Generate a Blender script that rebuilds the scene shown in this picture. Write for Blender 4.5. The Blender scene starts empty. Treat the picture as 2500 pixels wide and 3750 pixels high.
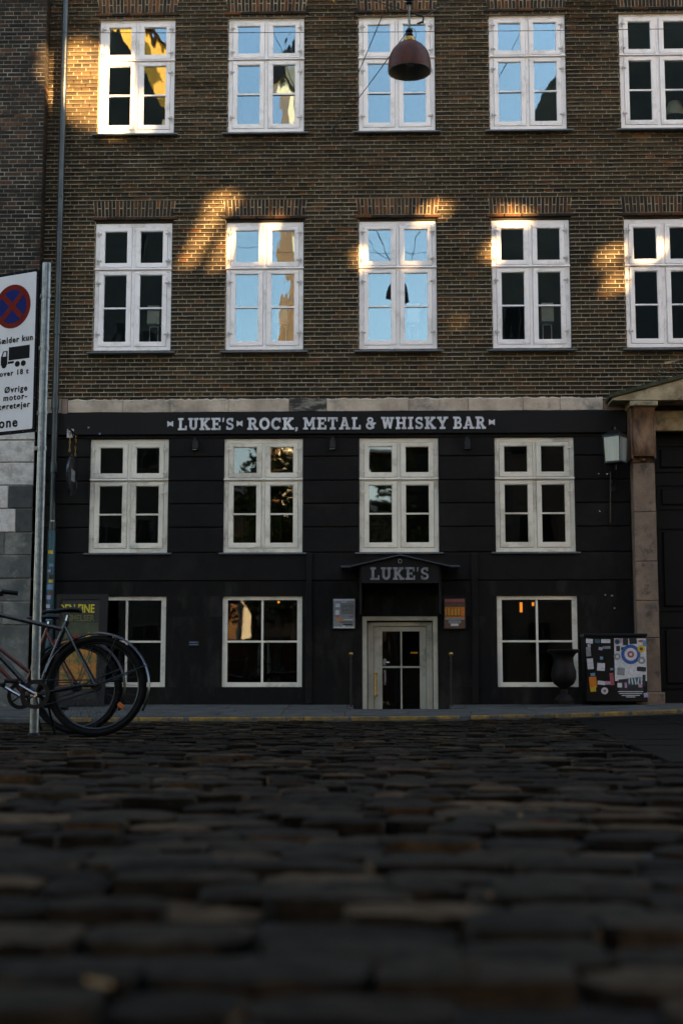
import bpy, math, random
from mathutils import Vector, Matrix
R = random.Random(7)
SC = bpy.context.scene
COL = SC.collection
rad = math.radians

# ------------------------------------------------------------------ camera, world, sun, exposure
cam_d = bpy.data.cameras.new('camera')
cam = bpy.data.objects.new('camera', cam_d)
COL.objects.link(cam)
SC.camera = cam
cam_d.sensor_fit = 'VERTICAL'
cam_d.sensor_height = 36.0
cam_d.lens = 50.0
cam_d.clip_start = 0.05
cam_d.clip_end = 600
cam.location = (0, 0, 0.24)
cam.rotation_euler = (rad(90 + 7.395), 0, rad(1.5))
cam_d.dof.use_dof = True
cam_d.dof.focus_distance = 13.0
cam_d.dof.aperture_fstop = 3.2

SUN_EL, SUN_AZ = rad(14.0), rad(135.0)          # azimuth clockwise from +Y
world = bpy.data.worlds.new('World')
SC.world = world
world.use_nodes = True
wn = world.node_tree
sky = wn.nodes.new('ShaderNodeTexSky')
sky.sky_type = 'NISHITA'
sky.sun_disc = False
sky.sun_elevation = SUN_EL
sky.sun_rotation = SUN_AZ
sky.ozone_density = 2.0
sky.dust_density = 0.4
wn.links.new(sky.outputs[0], wn.nodes['Background'].inputs[0])
wn.nodes['Background'].inputs[1].default_value = 0.072

sun_d = bpy.data.lights.new('sun', 'SUN')
sun_d.energy = 4.2
sun_d.angle = rad(0.5)
sun_d.color = (1.0, 0.74, 0.42)
sun = bpy.data.objects.new('sun', sun_d)
COL.objects.link(sun)
to_sun = Vector((math.sin(SUN_AZ) * math.cos(SUN_EL), math.cos(SUN_AZ) * math.cos(SUN_EL), math.sin(SUN_EL)))
sun.rotation_euler = to_sun.to_track_quat('Z', 'Y').to_euler()
sun.location = (20, -20, 30)

vs = SC.view_settings
vs.view_transform = 'Standard'
vs.look = 'None'
vs.gamma = 1.0
vs.use_curve_mapping = False
vs.exposure = 3.55
try:
    vs.use_white_balance = True
    vs.white_balance_temperature = 9000
    vs.white_balance_tint = 14
except Exception:
    pass
SC.cycles.max_bounces = 8
SC.cycles.transparent_max_bounces = 12
SC.cycles.sample_clamp_indirect = 4.0

# ------------------------------------------------------------------ materials
def lin(r, g, b):
    return tuple((c / 12.92 if c <= 0.04045 else ((c + 0.055) / 1.055) ** 2.4) for c in (r / 255, g / 255, b / 255)) + (1,)

class NT:
    def __init__(s, name):
        s.m = bpy.data.materials.new(name)
        s.m.use_nodes = True
        s.t = s.m.node_tree
        s.b = s.t.nodes['Principled BSDF']
    def n(s, typ, **kw):
        x = s.t.nodes.new(typ)
        for k, v in kw.items():
            if k.startswith('i_'):
                x.inputs[k[2:].replace('_', ' ')].default_value = v
            else:
                setattr(x, k, v)
        return x
    def l(s, a, b):
        s.t.links.new(a, b)

def ramp_set(rp, stops):
    el = rp.color_ramp.elements
    while len(el) > 1:
        el.remove(el[-1])
    el[0].position = stops[0][0]
    el[0].color = tuple(stops[0][1]) + ((1,) if len(stops[0][1]) == 3 else ())
    for p, c in stops[1:]:
        e = el.new(p)
        e.color = tuple(c) + ((1,) if len(c) == 3 else ())

def mk(name, c1, c2=None, scale=8.0, rough=0.7, bump=0.0, bscale=None, metal=0.0, spec=0.4, detail=5.0, stretch=None, lo=0.35, hi=0.65, rough2=None, dirt=None, dscale=1.5):
    """noise mottled surface with optional relief and a second, larger stain pattern"""
    k = NT(name)
    c2 = c2 or tuple(c * 0.75 for c in c1)
    tc = k.n('ShaderNodeTexCoord')
    mp = k.n('ShaderNodeMapping')
    oi = k.n('ShaderNodeObjectInfo')
    mul = k.n('ShaderNodeMath', operation='MULTIPLY')
    mul.inputs[1].default_value = 37.0
    k.l(oi.outputs['Random'], mul.inputs[0])
    k.l(mul.outputs[0], mp.inputs['Location'])
    k.l(tc.outputs['Object'], mp.inputs['Vector'])
    if stretch:
        mp.inputs['Scale'].default_value = stretch
    nz = k.n('ShaderNodeTexNoise', i_Scale=scale, i_Detail=detail, i_Roughness=0.6)
    k.l(mp.outputs[0], nz.inputs['Vector'])
    rp = k.n('ShaderNodeValToRGB')
    ramp_set(rp, [(lo, c2), (hi, c1)])
    k.l(nz.outputs['Fac'], rp.inputs[0])
    col = rp.outputs[0]
    if dirt:
        n2 = k.n('ShaderNodeTexNoise', i_Scale=dscale, i_Detail=6.0, i_Roughness=0.7)
        k.l(mp.outputs[0], n2.inputs['Vector'])
        r2 = k.n('ShaderNodeValToRGB')
        ramp_set(r2, [(0.52, (0, 0, 0)), (0.68, (1, 1, 1))])
        k.l(n2.outputs['Fac'], r2.inputs[0])
        mx = k.n('ShaderNodeMix', data_type='RGBA')
        k.l(r2.outputs[0], mx.inputs['Factor'])
        k.l(col, mx.inputs[6])
        mx.inputs[7].default_value = tuple(dirt) + (1,)
        col = mx.outputs[2]
    k.l(col, k.b.inputs['Base Color'])
    k.b.inputs['Roughness'].default_value = rough
    k.b.inputs['Metallic'].default_value = metal
    k.b.inputs['Specular IOR Level'].default_value = spec
    if rough2 is not None:
        mr = k.n('ShaderNodeMapRange')
        mr.inputs['To Min'].default_value = rough2
        mr.inputs['To Max'].default_value = rough
        k.l(nz.outputs['Fac'], mr.inputs['Value'])
        k.l(mr.outputs[0], k.b.inputs['Roughness'])
    if bump:
        nb = k.n('ShaderNodeTexNoise', i_Scale=bscale or scale * 3, i_Detail=4.0)
        k.l(mp.outputs[0], nb.inputs['Vector'])
        bp = k.n('ShaderNodeBump', i_Strength=1.0, i_Distance=bump)
        k.l(nb.outputs['Fac'], bp.inputs['Height'])
        k.l(bp.outputs[0], k.b.inputs['Normal'])
    return k.m

def mk_pieces(name, stops, rough=0.8, scale=30.0, bump=0.002, spec=0.3, bscale=60.0, noise_mix=0.35):
    """one colour per piece (per object and per loose island) from a ramp, mottled by noise"""
    k = NT(name)
    g = k.n('ShaderNodeNewGeometry')
    oi = k.n('ShaderNodeObjectInfo')
    ad = k.n('ShaderNodeMath', operation='ADD')
    k.l(g.outputs['Random Per Island'], ad.inputs[0])
    k.l(oi.outputs['Random'], ad.inputs[1])
    fr = k.n('ShaderNodeMath', operation='FRACT')
    k.l(ad.outputs[0], fr.inputs[0])
    rp = k.n('ShaderNodeValToRGB')
    ramp_set(rp, stops)
    k.l(fr.outputs[0], rp.inputs[0])
    nz = k.n('ShaderNodeTexNoise', i_Scale=scale, i_Detail=6.0, i_Roughness=0.65)
    k.l(g.outputs['Position'], nz.inputs['Vector'])
    nl = k.n('ShaderNodeTexNoise', i_Scale=0.9, i_Detail=4.0)
    k.l(g.outputs['Position'], nl.inputs['Vector'])
    m1 = k.n('ShaderNodeMapRange')
    m1.inputs['From Min'].default_value = 0.3
    m1.inputs['From Max'].default_value = 0.7
    m1.inputs['To Min'].default_value = 1 - noise_mix
    m1.inputs['To Max'].default_value = 1 + noise_mix
    k.l(nz.outputs['Fac'], m1.inputs['Value'])
    m2 = k.n('ShaderNodeMapRange')
    m2.inputs['From Min'].default_value = 0.3
    m2.inputs['From Max'].default_value = 0.7
    m2.inputs['To Min'].default_value = 0.55
    m2.inputs['To Max'].default_value = 1.45
    k.l(nl.outputs['Fac'], m2.inputs['Value'])
    mm = k.n('ShaderNodeMath', operation='MULTIPLY')
    k.l(m1.outputs[0], mm.inputs[0])
    k.l(m2.outputs[0], mm.inputs[1])
    mx = k.n('ShaderNodeVectorMath', operation='SCALE')
    k.l(rp.outputs[0], mx.inputs[0])
    k.l(mm.outputs[0], mx.inputs['Scale'])
    k.l(mx.outputs[0], k.b.inputs['Base Color'])
    k.b.inputs['Roughness'].default_value = rough
    k.b.inputs['Specular IOR Level'].default_value = spec
    if bump:
        nb = k.n('ShaderNodeTexNoise', i_Scale=bscale, i_Detail=5.0)
        k.l(g.outputs['Position'], nb.inputs['Vector'])
        bp = k.n('ShaderNodeBump', i_Strength=1.0, i_Distance=bump)
        k.l(nb.outputs['Fac'], bp.inputs['Height'])
        k.l(bp.outputs[0], k.b.inputs['Normal'])
    return k.m

def mk_glass(name, tint=(0.56, 0.84, 1.0), ior=2.05, wave=0.0015, trans=(0.95, 0.96, 0.94)):
    """old slightly wavy pane: clear, with a Fresnel mirror on it"""
    k = NT(name)
    k.t.nodes.remove(k.b)
    out = [x for x in k.t.nodes if x.type == 'OUTPUT_MATERIAL'][0]
    tr = k.n('ShaderNodeBsdfTransparent')
    tr.inputs[0].default_value = tuple(trans) + (1,)
    gl = k.n('ShaderNodeBsdfGlossy')
    gl.inputs['Roughness'].default_value = 0.012
    gl.inputs['Color'].default_value = tuple(tint) + (1,)
    fr = k.n('ShaderNodeFresnel', i_IOR=ior)
    mx = k.n('ShaderNodeMixShader')
    tc = k.n('ShaderNodeTexCoord')
    oi = k.n('ShaderNodeObjectInfo')
    mul = k.n('ShaderNodeMath', operation='MULTIPLY')
    mul.inputs[1].default_value = 91.0
    mp = k.n('ShaderNodeMapping')
    mp.inputs['Scale'].default_value = (1.5, 1, 0.8)
    k.l(oi.outputs['Random'], mul.inputs[0])
    k.l(mul.outputs[0], mp.inputs['Location'])
    k.l(tc.outputs['Object'], mp.inputs['Vector'])
    nz = k.n('ShaderNodeTexNoise', i_Scale=2.6, i_Detail=1.5)
    k.l(mp.outputs[0], nz.inputs['Vector'])
    bp = k.n('ShaderNodeBump', i_Strength=1.0, i_Distance=wave)
    k.l(nz.outputs['Fac'], bp.inputs['Height'])
    k.l(bp.outputs[0], gl.inputs['Normal'])
    k.l(fr.outputs[0], mx.inputs[0])
    k.l(tr.outputs[0], mx.inputs[1])
    k.l(gl.outputs[0], mx.inputs[2])
    k.l(mx.outputs[0], out.inputs['Surface'])
    return k.m

def mk_emit(name, c, s):
    k = NT(name)
    k.b.inputs['Base Color'].default_value = tuple(c) + (1,)
    k.b.inputs['Emission Color'].default_value = tuple(c) + (1,)
    k.b.inputs['Emission Strength'].default_value = s
    return k.m

MAT = {}
MAT['brick'] = mk_pieces('dark brown brick', [(0.0, (.016, .0110, .0068)), (0.25, (.028, .0188, .0106)), (0.5, (.041, .0270, .0142)), (0.68, (.032, .0216, .0120)), (0.84, (.050, .0320, .0158)), (0.92, (.066, .034, .0152)), (0.965, (.100, .038, .014)), (1.0, (.025, .0170, .0095))], rough=.85, bump=.003)
MAT['brick_arch'] = mk_pieces('burnt arch brick', [(0.0, (.012, .009, .007)), (0.35, (.026, .017, .011)), (0.62, (.038, .022, .013)), (0.76, (.075, .030, .013)), (0.9, (.13, .044, .014)), (1.0, (.03, .019, .012))], rough=.85, bump=.003)
MAT['brick_old'] = mk_pieces('sooty old brick', [(0.0, (.009, .0068, .0055)), (0.4, (.018, .0125, .009)), (0.75, (.028, .017, .011)), (0.93, (.06, .026, .013)), (1.0, (.014, .01, .007))], rough=.85, bump=.004)
MAT['mortar'] = mk('lime mortar', (.42, .33, .22), (.25, .19, .12), 6, .9, .003, 60)
MAT['mortar_dark'] = mk('dark joint', (.030, .024, .018), (.018, .014, .011), 6, .9, .003, 60)
MAT['mortar_old'] = mk('old pale mortar', (.24, .215, .175), (.045, .04, .032), 3.5, .9, .004, 60)
MAT['white'] = mk('white window paint', (.86, .80, .79), (.76, .70, .69), 2.5, .45, .0006, 40, dirt=(.60, .55, .52), dscale=2.9, lo=.25, hi=.55)
MAT['cream'] = mk('cream window paint', (.72, .65, .55), (.60, .54, .46), 2.5, .45, .0006, 40, dirt=(.40, .35, .29), dscale=2.2, lo=.3, hi=.6)
MAT['door_paint'] = mk('greige door paint', (.36, .325, .26), (.27, .25, .205), 3, .5, .0006, 40, dirt=(.15, .145, .12), dscale=2.0)
MAT['iron'] = mk('painted hinge iron', (.55, .50, .48), (.30, .27, .25), 30, .5)
MAT['sill'] = mk('blue grey zinc sill', (.075, .095, .115), (.045, .06, .075), 6, .45, .0008, 40, spec=.6, dirt=(.12, .13, .13))
MAT['glass'] = mk_glass('window glass')
MAT['glass_dark'] = mk_glass('bar window glass', tint=(.85, .95, 1.0), ior=1.7, wave=.0008, trans=(.7, .7, .68))
MAT['interior'] = mk('dim interior wall', (.10, .075, .05), (.06, .045, .03), 1.2, .9)
MAT['interior_dark'] = mk('black bar interior', (.022, .018, .015), (.012, .01, .009), 1.2, .9)
MAT['black'] = mk('black masonry paint', (.0092, .0079, .0076), (.0058, .0050, .0048), 5, .7, .0025, 25, spec=.12, dirt=(.0150, .0128, .0118), dscale=1.1)
MAT['black_dusty'] = mk('dusty black masonry paint', (.0092, .0079, .0076), (.0058, .0050, .0048), 5, .75, .003, 25, spec=.10, dirt=(.024, .021, .0185), dscale=1.7, stretch=(1.6, 1, .55))
MAT['black_gap'] = mk('black groove', (.005, .005, .005), (.004, .004, .004), 5, .8)
MAT['fascia'] = mk('black fascia paint', (.0092, .0082, .0084), (.0070, .0063, .0065), 2.5, .6, .0008, 30, spec=.15)
MAT['letter'] = mk('white sign letter', (.66, .64, .66), (.44, .44, .47), 7, .5, dirt=(.34, .34, .37), dscale=4)
MAT['letter_grey'] = mk('weathered grey letter', (.21, .21, .22), (.10, .10, .11), 10, .6)
MAT['limestone'] = mk('pale limestone', (.52, .41, .32), (.33, .255, .195), 3.0, .85, .008, 22, dirt=(.16, .14, .12), dscale=2.4)
MAT['limestone_stain'] = mk('black stained limestone', (.24, .21, .18), (.03, .027, .022), 5.0, .85, .008, 22, stretch=(1, 1, 3), lo=.45, hi=.62)
MAT['pink_stone'] = mk('pink sandstone', (.27, .18, .145), (.19, .125, .10), 6, .85, .004, 30)
MAT['pale_block'] = mk('pale granite block', (.56, .51, .47), (.40, .36, .33), 14, .8, .004, 50, dirt=(.18, .155, .12), dscale=2.6)
MAT['grey_block'] = mk('grey weathered block', (.115, .115, .105), (.06, .062, .058), 4, .85, .004, 40, dirt=(.20, .19, .165), dscale=3.2)
MAT['dark_block'] = mk('dark repaired block', (.060, .062, .060), (.035, .037, .037), 8, .85, .004, 40)
MAT['pil_stone'] = mk('brown weathered stone', (.21, .140, .100), (.13, .090, .068), 5, .85, .006, 34, dirt=(.055, .043, .036), dscale=6.5)
MAT['console'] = mk('rust stained carved stone', (.20, .105, .058), (.055, .03, .02), 3.4, .8, .006, 30, stretch=(3, 3, .9), lo=.38, hi=.62)
MAT['lichen'] = mk('lichen covered stone', (.36, .29, .19), (.20, .15, .085), 7, .9, .008, 30, dirt=(.055, .048, .036), dscale=4)
MAT['moss'] = mk('mossy weathering', (.05, .055, .025), (.022, .022, .015), 14, .95, .008, 40)
MAT['gate'] = mk('dark gate paint', (.005, .005, .0052), (.0035, .0035, .0037), 6, .6, .001, 30, spec=.15)
MAT['pipe'] = mk('dark zinc downpipe', (.050, .062, .068), (.026, .033, .037), 7, .36, .0008, 30, metal=.55, spec=.6, stretch=(1, 1, .35))
MAT['galv'] = mk('galvanised steel', (.34, .37, .38), (.17, .19, .20), 26, .42, .0006, 60, metal=.75, lo=.3, hi=.7)
MAT['sign_white'] = mk('white sign foil', (.78, .75, .76), (.70, .67, .69), 5, .5)
MAT['sign_black'] = mk('black sign foil', (.006, .006, .008), (.007, .007, .009), 5, .6, spec=.08)
MAT['sign_red'] = mk('red sign foil', (.20, .013, .006), (.17, .011, .005), 5, .6, spec=.08)
MAT['sign_blue'] = mk('blue sign foil', (.005, .016, .14), (.004, .014, .12), 5, .6, spec=.08)
MAT['lamp_shade'] = mk('rust brown enamel', (.085, .020, .011), (.050, .012, .007), 9, .5, .001, 30, spec=.22, dirt=(.095, .03, .02), dscale=7)
MAT['lamp_in'] = mk('grey lamp inside', (.50, .50, .45), (.36, .36, .33), 9, .5)
MAT['canopy_metal'] = mk('dark canopy sheet', (.030, .040, .052), (.018, .024, .032), 6, .4, spec=.4)
MAT['brass'] = mk('aged brass', (.45, .27, .08), (.25, .14, .045), 30, .35, metal=.9)
MAT['rod'] = mk('grey suspension metal', (.22, .22, .21), (.10, .10, .10), 30, .4, metal=.6)
MAT['wire'] = mk('black cable', (.012, .012, .013), (.010, .010, .010), 10, .6)
MAT['linen'] = mk('pale lampshade linen', (.86, .84, .74), (.78, .76, .66), 40, .9)
MAT['lamp_leg'] = mk('white lamp frame', (.78, .76, .72), (.7, .68, .65), 20, .5)
MAT['cobble'] = mk_pieces('worn granite sett', [(0.0, (.0072, .0053, .0037)), (.25, (.0118, .0086, .0059)), (.5, (.0175, .0127, .0087)), (.7, (.0112, .0087, .0066)), (.82, (.031, .0215, .0135)), (.93, (.058, .033, .0170)), (1.0, (.0097, .0071, .0050))], rough=.82, bump=.009, bscale=42, scale=24, spec=.045, noise_mix=.6)
MAT['soil'] = mk('dirt in joints', (.006, .0055, .005), (.0035, .0033, .003), 12, .95, .01, 40)
MAT['slab'] = mk('concrete slab', (.092, .088, .082), (.058, .056, .053), 5, .8, .002, 60, spec=.15, dirt=(.036, .035, .033), dscale=2)
MAT['crossing'] = mk('dark smooth granite', (.0115, .0092, .0073), (.0075, .0061, .0049), 5, .85, .004, 40, spec=.03)
MAT['kerb'] = mk('granite kerbstone', (.06, .061, .062), (.034, .035, .036), 12, .75, .003, 60)
k = NT('worn yellow paint')
_tc = k.n('ShaderNodeTexCoord')
_nz = k.n('ShaderNodeTexNoise', i_Scale=5.0, i_Detail=8.0, i_Roughness=.7)
_rp = k.n('ShaderNodeValToRGB')
ramp_set(_rp, [(.38, (.05, .042, .03)), (.52, (.18, .10, .022)), (.7, (.36, .17, .014))])
k.l(_tc.outputs['Object'], _nz.inputs['Vector'])
k.l(_nz.outputs['Fac'], _rp.inputs[0])
k.l(_rp.outputs[0], k.b.inputs['Base Color'])
k.b.inputs['Roughness'].default_value = .8
MAT['yellow'] = k.m
MAT['rubber'] = mk('black tyre rubber', (.006, .006, .006), (.004, .004, .004), 30, .75, spec=.15)
MAT['frame_blue'] = mk('blue black bicycle paint', (.010, .016, .022), (.007, .011, .015), 8, .25, spec=.5)
MAT['frame_red'] = mk('worn red bicycle paint', (.12, .026, .020), (.07, .014, .012), 8, .35, spec=.4)
MAT['black_metal'] = mk('black metal', (.007, .007, .0075), (.005, .005, .0055), 20, .4, spec=.25)
MAT['chrome'] = mk('dull chrome', (.42, .44, .47), (.26, .28, .30), 20, .24, metal=.95)
MAT['spoke'] = mk('tarnished spoke', (.05, .052, .055), (.03, .03, .032), 20, .4, metal=.9)
MAT['mudguard'] = mk('polished blue grey mudguard', (.075, .088, .12), (.04, .05, .07), 6, .25, metal=.8)
MAT['leather'] = mk('black saddle cover', (.007, .0065, .0065), (.005, .0047, .0047), 20, .6, spec=.2)
MAT['orange'] = mk('orange reflector', (.55, .12, .015), (.38, .07, .01), 20, .35)
MAT['red_lens'] = mk('red tail lens', (.28, .015, .010), (.2, .01, .008), 20, .3)
MAT['plaster_ochre'] = mk('ochre plaster', (.78, .36, .045), (.68, .30, .035), 1.2, .9)
MAT['plaster_pale'] = mk('pale plaster', (.80, .64, .50), (.72, .57, .44), 1.0, .9)
MAT['plaster_white'] = mk('white plaster', (.86, .80, .73), (.78, .72, .65), 1.0, .9)
MAT['plaster_dark'] = mk('dark plaster', (.050, .042, .036), (.035, .03, .026), 1.0, .9)
MAT['plaster_grey'] = mk('grey brown plaster', (.085, .072, .060), (.06, .05, .042), 1.0, .9)
MAT['tile'] = mk('roof tile', (.10, .045, .03), (.06, .03, .022), 5, .85)
MAT['slate'] = mk('slate roof', (.035, .037, .042), (.022, .023, .027), 5, .6)
MAT['leaf'] = mk_pieces('leaf', [(0, (.035, .055, .014)), (.5, (.060, .085, .018)), (.85, (.12, .11, .02)), (1, (.05, .07, .02))], rough=.6, bump=0)
MAT['bark'] = mk('bark', (.045, .035, .027), (.025, .02, .016), 12, .9, .01, 20)
MAT['frost'] = mk('frosted lantern glass', (.20, .23, .24), (.12, .145, .15), 3, .2, spec=.7, stretch=(6, 6, .3))
MAT['urn'] = mk('dark cast iron', (.009, .0065, .0055), (.005, .004, .0035), 9, .6, .002, 40, spec=.15)
MAT['poster_black'] = mk('dark printed board', (.012, .013, .012), (.010, .010, .010), 8, .4)
MAT['yellow_print'] = mk('yellow print', (.60, .47, .018), (.50, .38, .014), 8, .6)
MAT['olive_print'] = mk('faded olive print', (.12, .11, .02), (.07, .07, .015), 8, .6)
MAT['picture'] = mk('orange and green print', (.40, .13, .02), (.07, .09, .02), 9, .5, lo=.42, hi=.58)
MAT['green_print'] = mk('dark green print', (.045, .055, .018), (.02, .026, .01), 6, .5)
for nm, c in dict(st_white=(.52, .51, .53), st_blue=(.012, .075, .27), st_red=(.32, .07, .08), st_pink=(.42, .22, .32), st_orange=(.62, .16, .012), st_yellow=(.55, .34, .02), st_teal=(.02, .085, .105), st_grey=(.20, .21, .22), st_black=(.014, .014, .015), st_lilac=(.33, .28, .43), st_brown=(.10, .045, .025), st_sky=(.10, .22, .36)).items():
    MAT[nm] = mk('printed ' + nm[3:] + ' paper', c, tuple(x * .7 for x in c), 30, .5)
MAT['glow'] = mk_emit('small lit bulb', (1.0, .36, .06), .16)
MAT['glow_dim'] = mk_emit('dim shelf light', (.9, .50, .08), .022)

# ------------------------------------------------------------------ mesh helpers
class MB:
    def __init__(s):
        s.v, s.f, s.mi, s.cur = [], [], [], 0
    def add(s, vs_, fs_):
        b = len(s.v)
        s.v += [tuple(p) for p in vs_]
        s.f += [tuple(i + b for i in f) for f in fs_]
        s.mi += [s.cur] * len(fs_)
        return s
    def box(s, x0, x1, y0, y1, z0, z1, M=None):
        p = [(x0, y0, z0), (x1, y0, z0), (x1, y1, z0), (x0, y1, z0), (x0, y0, z1), (x1, y0, z1), (x1, y1, z1), (x0, y1, z1)]
        if M:
            p = [M @ Vector(q) for q in p]
        return s.add(p, [(0, 3, 2, 1), (4, 5, 6, 7), (0, 1, 5, 4), (1, 2, 6, 5), (2, 3, 7, 6), (3, 0, 4, 7)])
    def chbox(s, x0, x1, y0, y1, z0, z1, c=.006, M=None):
        """box whose front (-Y) edges are chamfered"""
        p = [(x0 + c, y0, z0 + c), (x1 - c, y0, z0 + c), (x1 - c, y0, z1 - c), (x0 + c, y0, z1 - c),
             (x0, y0 + c, z0), (x1, y0 + c, z0), (x1, y0 + c, z1), (x0, y0 + c, z1),
             (x0, y1, z0), (x1, y1, z0), (x1, y1, z1), (x0, y1, z1)]
        if M:
            p = [M @ Vector(q) for q in p]
        f = [(0, 1, 2, 3), (8, 11, 10, 9)]
        for a in range(4):
            b = (a + 1) % 4
            f += [(a, 4 + a, 4 + b, b), (4 + a, 8 + a, 8 + b, 4 + b)]
        return s.add(p, f)
    def prism(s, poly, y0, y1, M=None):
        """polygon given as (x, z), extruded from y0 (front) to y1"""
        n = len(poly)
        a = sum(poly[i][0] * poly[(i + 1) % n][1] - poly[(i + 1) % n][0] * poly[i][1] for i in range(n))
        if a < 0:
            poly = poly[::-1]
        p = [(x, y0, z) for x, z in poly] + [(x, y1, z) for x, z in poly]
        if M:
            p = [M @ Vector(q) for q in p]
        f = [tuple(range(n)), tuple(range(2 * n - 1, n - 1, -1))] + [(i, i + n, (i + 1) % n + n, (i + 1) % n) for i in range(n)]
        return s.add(p, f)
    def tube(s, pts, r, n=8, closed=False, cap=True):
        pts = [Vector(p) for p in pts]
        m = len(pts)
        rr = r if isinstance(r, (list, tuple)) else [r] * m
        vs_, prev = [], None
        for i, p in enumerate(pts):
            if closed:
                t = pts[(i + 1) % m] - pts[i - 1]
            else:
                t = pts[min(i + 1, m - 1)] - pts[max(i - 1, 0)]
            t.normalize()
            if prev is None:
                a = Vector((0, 0, 1)) if abs(t.z) < .9 else Vector((1, 0, 0))
                u = t.cross(a).normalized()
            else:
                u = (prev - t * prev.dot(t)).normalized()
            prev = u
            w = t.cross(u)
            for j in range(n):
                th = 2 * math.pi * j / n
                vs_.append(p + (u * math.cos(th) + w * math.sin(th)) * rr[i])
        fs_ = []
        for i in range(m if closed else m - 1):
            k2 = (i + 1) % m
            for j in range(n):
                fs_.append((i * n + j, i * n + (j + 1) % n, k2 * n + (j + 1) % n, k2 * n + j))
        if cap and not closed:
            fs_ += [tuple(range(n - 1, -1, -1)), tuple((m - 1) * n + j for j in range(n))]
        return s.add(vs_, fs_)
    def lathe(s, prof, c=(0, 0, 0), n=24, M=None):
        """profile of (radius, z) turned about the vertical through c"""
        vs_ = []
        for r, z in prof:
            for j in range(n):
                th = 2 * math.pi * j / n
                q = Vector((c[0] + r * math.cos(th), c[1] + r * math.sin(th), c[2] + z))
                vs_.append(M @ q if M else q)
        fs_ = []
        for i in range(len(prof) - 1):
            for j in range(n):
                fs_.append((i * n + j, i * n + (j + 1) % n, (i + 1) * n + (j + 1) % n, (i + 1) * n + j))
        return s.add(vs_, fs_)
    def mesh(s, name, mats, smooth=False):
        me = bpy.data.meshes.new(name)
        me.from_pydata(s.v, [], s.f)
        for m in (mats if isinstance(mats, (list, tuple)) else [mats]):
            me.materials.append(m)
        if any(s.mi):
            me.polygons.foreach_set('material_index', s.mi)
        if smooth:
            me.polygons.foreach_set('use_smooth', [True] * len(me.polygons))
            try:
                me.set_sharp_from_angle(angle=rad(38))
            except Exception:
                pass
        me.update()
        return me
    def build(s, name, mat, parent=None, smooth=False, loc=None):
        return link(name, s.mesh(name, mat, smooth), parent, loc)

def link(name, me, parent=None, loc=None, rot=None, scale=None):
    o = bpy.data.objects.new(name, me)
    COL.objects.link(o)
    if parent is not None:
        o.parent = parent
    if loc is not None:
        o.location = loc
    if rot is not None:
        o.rotation_euler = rot
    if scale is not None:
        o.scale = scale
    return o

def thing(name, label, cat, loc=(0, 0, 0), group=None, rot=None):
    o = link(name, None, None, loc, rot)
    o.empty_display_size = .1
    return tag(o, label, cat, group)

def tag(o, label, cat, group=None):
    o['label'] = label
    o['category'] = cat
    if group:
        o['group'] = group
    return o

def structure(o):
    o['kind'] = 'structure'
    return o

def stuff(o):
    o['kind'] = 'stuff'
    return o

def copy_tree(o, parent=None):
    c = o.copy()
    COL.objects.link(c)
    if parent is not None:
        c.parent = parent
    for ch in list(o.children):
        copy_tree(ch, c)
    return c

def text_mesh(body, size, mat, name='text', bold=0.0, spacing=1.0, align='LEFT'):
    cu = bpy.data.curves.new(name, 'FONT')
    cu.body = body
    cu.size = size
    cu.extrude = .0015
    cu.offset = bold
    cu.space_character = spacing
    cu.align_x = align
    cu.resolution_u = 3
    ob = bpy.data.objects.new(name, cu)
    COL.objects.link(ob)
    dg = bpy.context.evaluated_depsgraph_get()
    dg.update()
    me = bpy.data.meshes.new_from_object(ob.evaluated_get(dg))
    bpy.data.objects.remove(ob)
    bpy.data.curves.remove(cu)
    me.name = name
    me.materials.clear()
    me.materials.append(mat)
    me.transform(Matrix.Rotation(rad(90), 4, 'X'))      # stand it up, facing -Y
    return me

def sub_intervals(a, b, blocks):
    """[a, b] minus the blocked intervals"""
    out = [(a, b)]
    for p, q in blocks:
        nx = []
        for x, y in out:
            if q <= x or p >= y:
                nx.append((x, y))
            else:
                if p > x:
                    nx.append((x, p))
                if q < y:
                    nx.append((q, y))
        out = nx
    return out

def fill(x0, x1, z0, z1, holes):
    """rectangles covering an area minus rectangular holes"""
    zs = sorted({z0, z1} | {z for h in holes for z in h[2:4] if z0 < z < z1})
    out = []
    for a, b in zip(zs[:-1], zs[1:]):
        bl = [(h[0], h[1]) for h in holes if h[2] < b - 1e-6 and h[3] > a + 1e-6]
        for p, q in sub_intervals(x0, x1, bl):
            out.append((p, q, a, b))
    return out

# ------------------------------------------------------------------ ground
def sstep(a, b, x):
    t = min(1, max(0, (x - a) / (b - a)))
    return t * t * (3 - 2 * t)

def ground(x, y):
    xc = min(5.0, max(-8.0, x))
    t = min(1, max(0, y / 17.3))
    return -0.06 * t ** 1.3 + (0.0045 * xc + 0.0055 * max(xc, 0) ** 2) * sstep(6, 17, y)

def pave(x, y):
    k = min(1, max(0, (y - 17.3) / 2.1))
    return (ground(x, 17.3) + .062) * (1 - k) + (0.132 + .006 * max(0, x - 1)) * k

KERB_Y = 17.3
mb = MB()
xs = [-120, -60, -30, -15, -8] + [-7.5 + .5 * i for i in range(30)] + [8, 15, 30, 60, 120]
ys = [-150, -80, -40, -20, -10, -5, -2] + [.5 * i for i in range(35)] + [KERB_Y]
for j, y in enumerate(ys):
    for i, x in enumerate(xs):
        mb.v.append((x, y, ground(x, y) - .022))
nx_ = len(xs)
for j in range(len(ys) - 1):
    for i in range(nx_ - 1):
        mb.f.append((j * nx_ + i, j * nx_ + i + 1, (j + 1) * nx_ + i + 1, (j + 1) * nx_ + i))
mb.mi = [0] * len(mb.f)
street = structure(mb.build('street', MAT['soil'], None, True))

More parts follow.
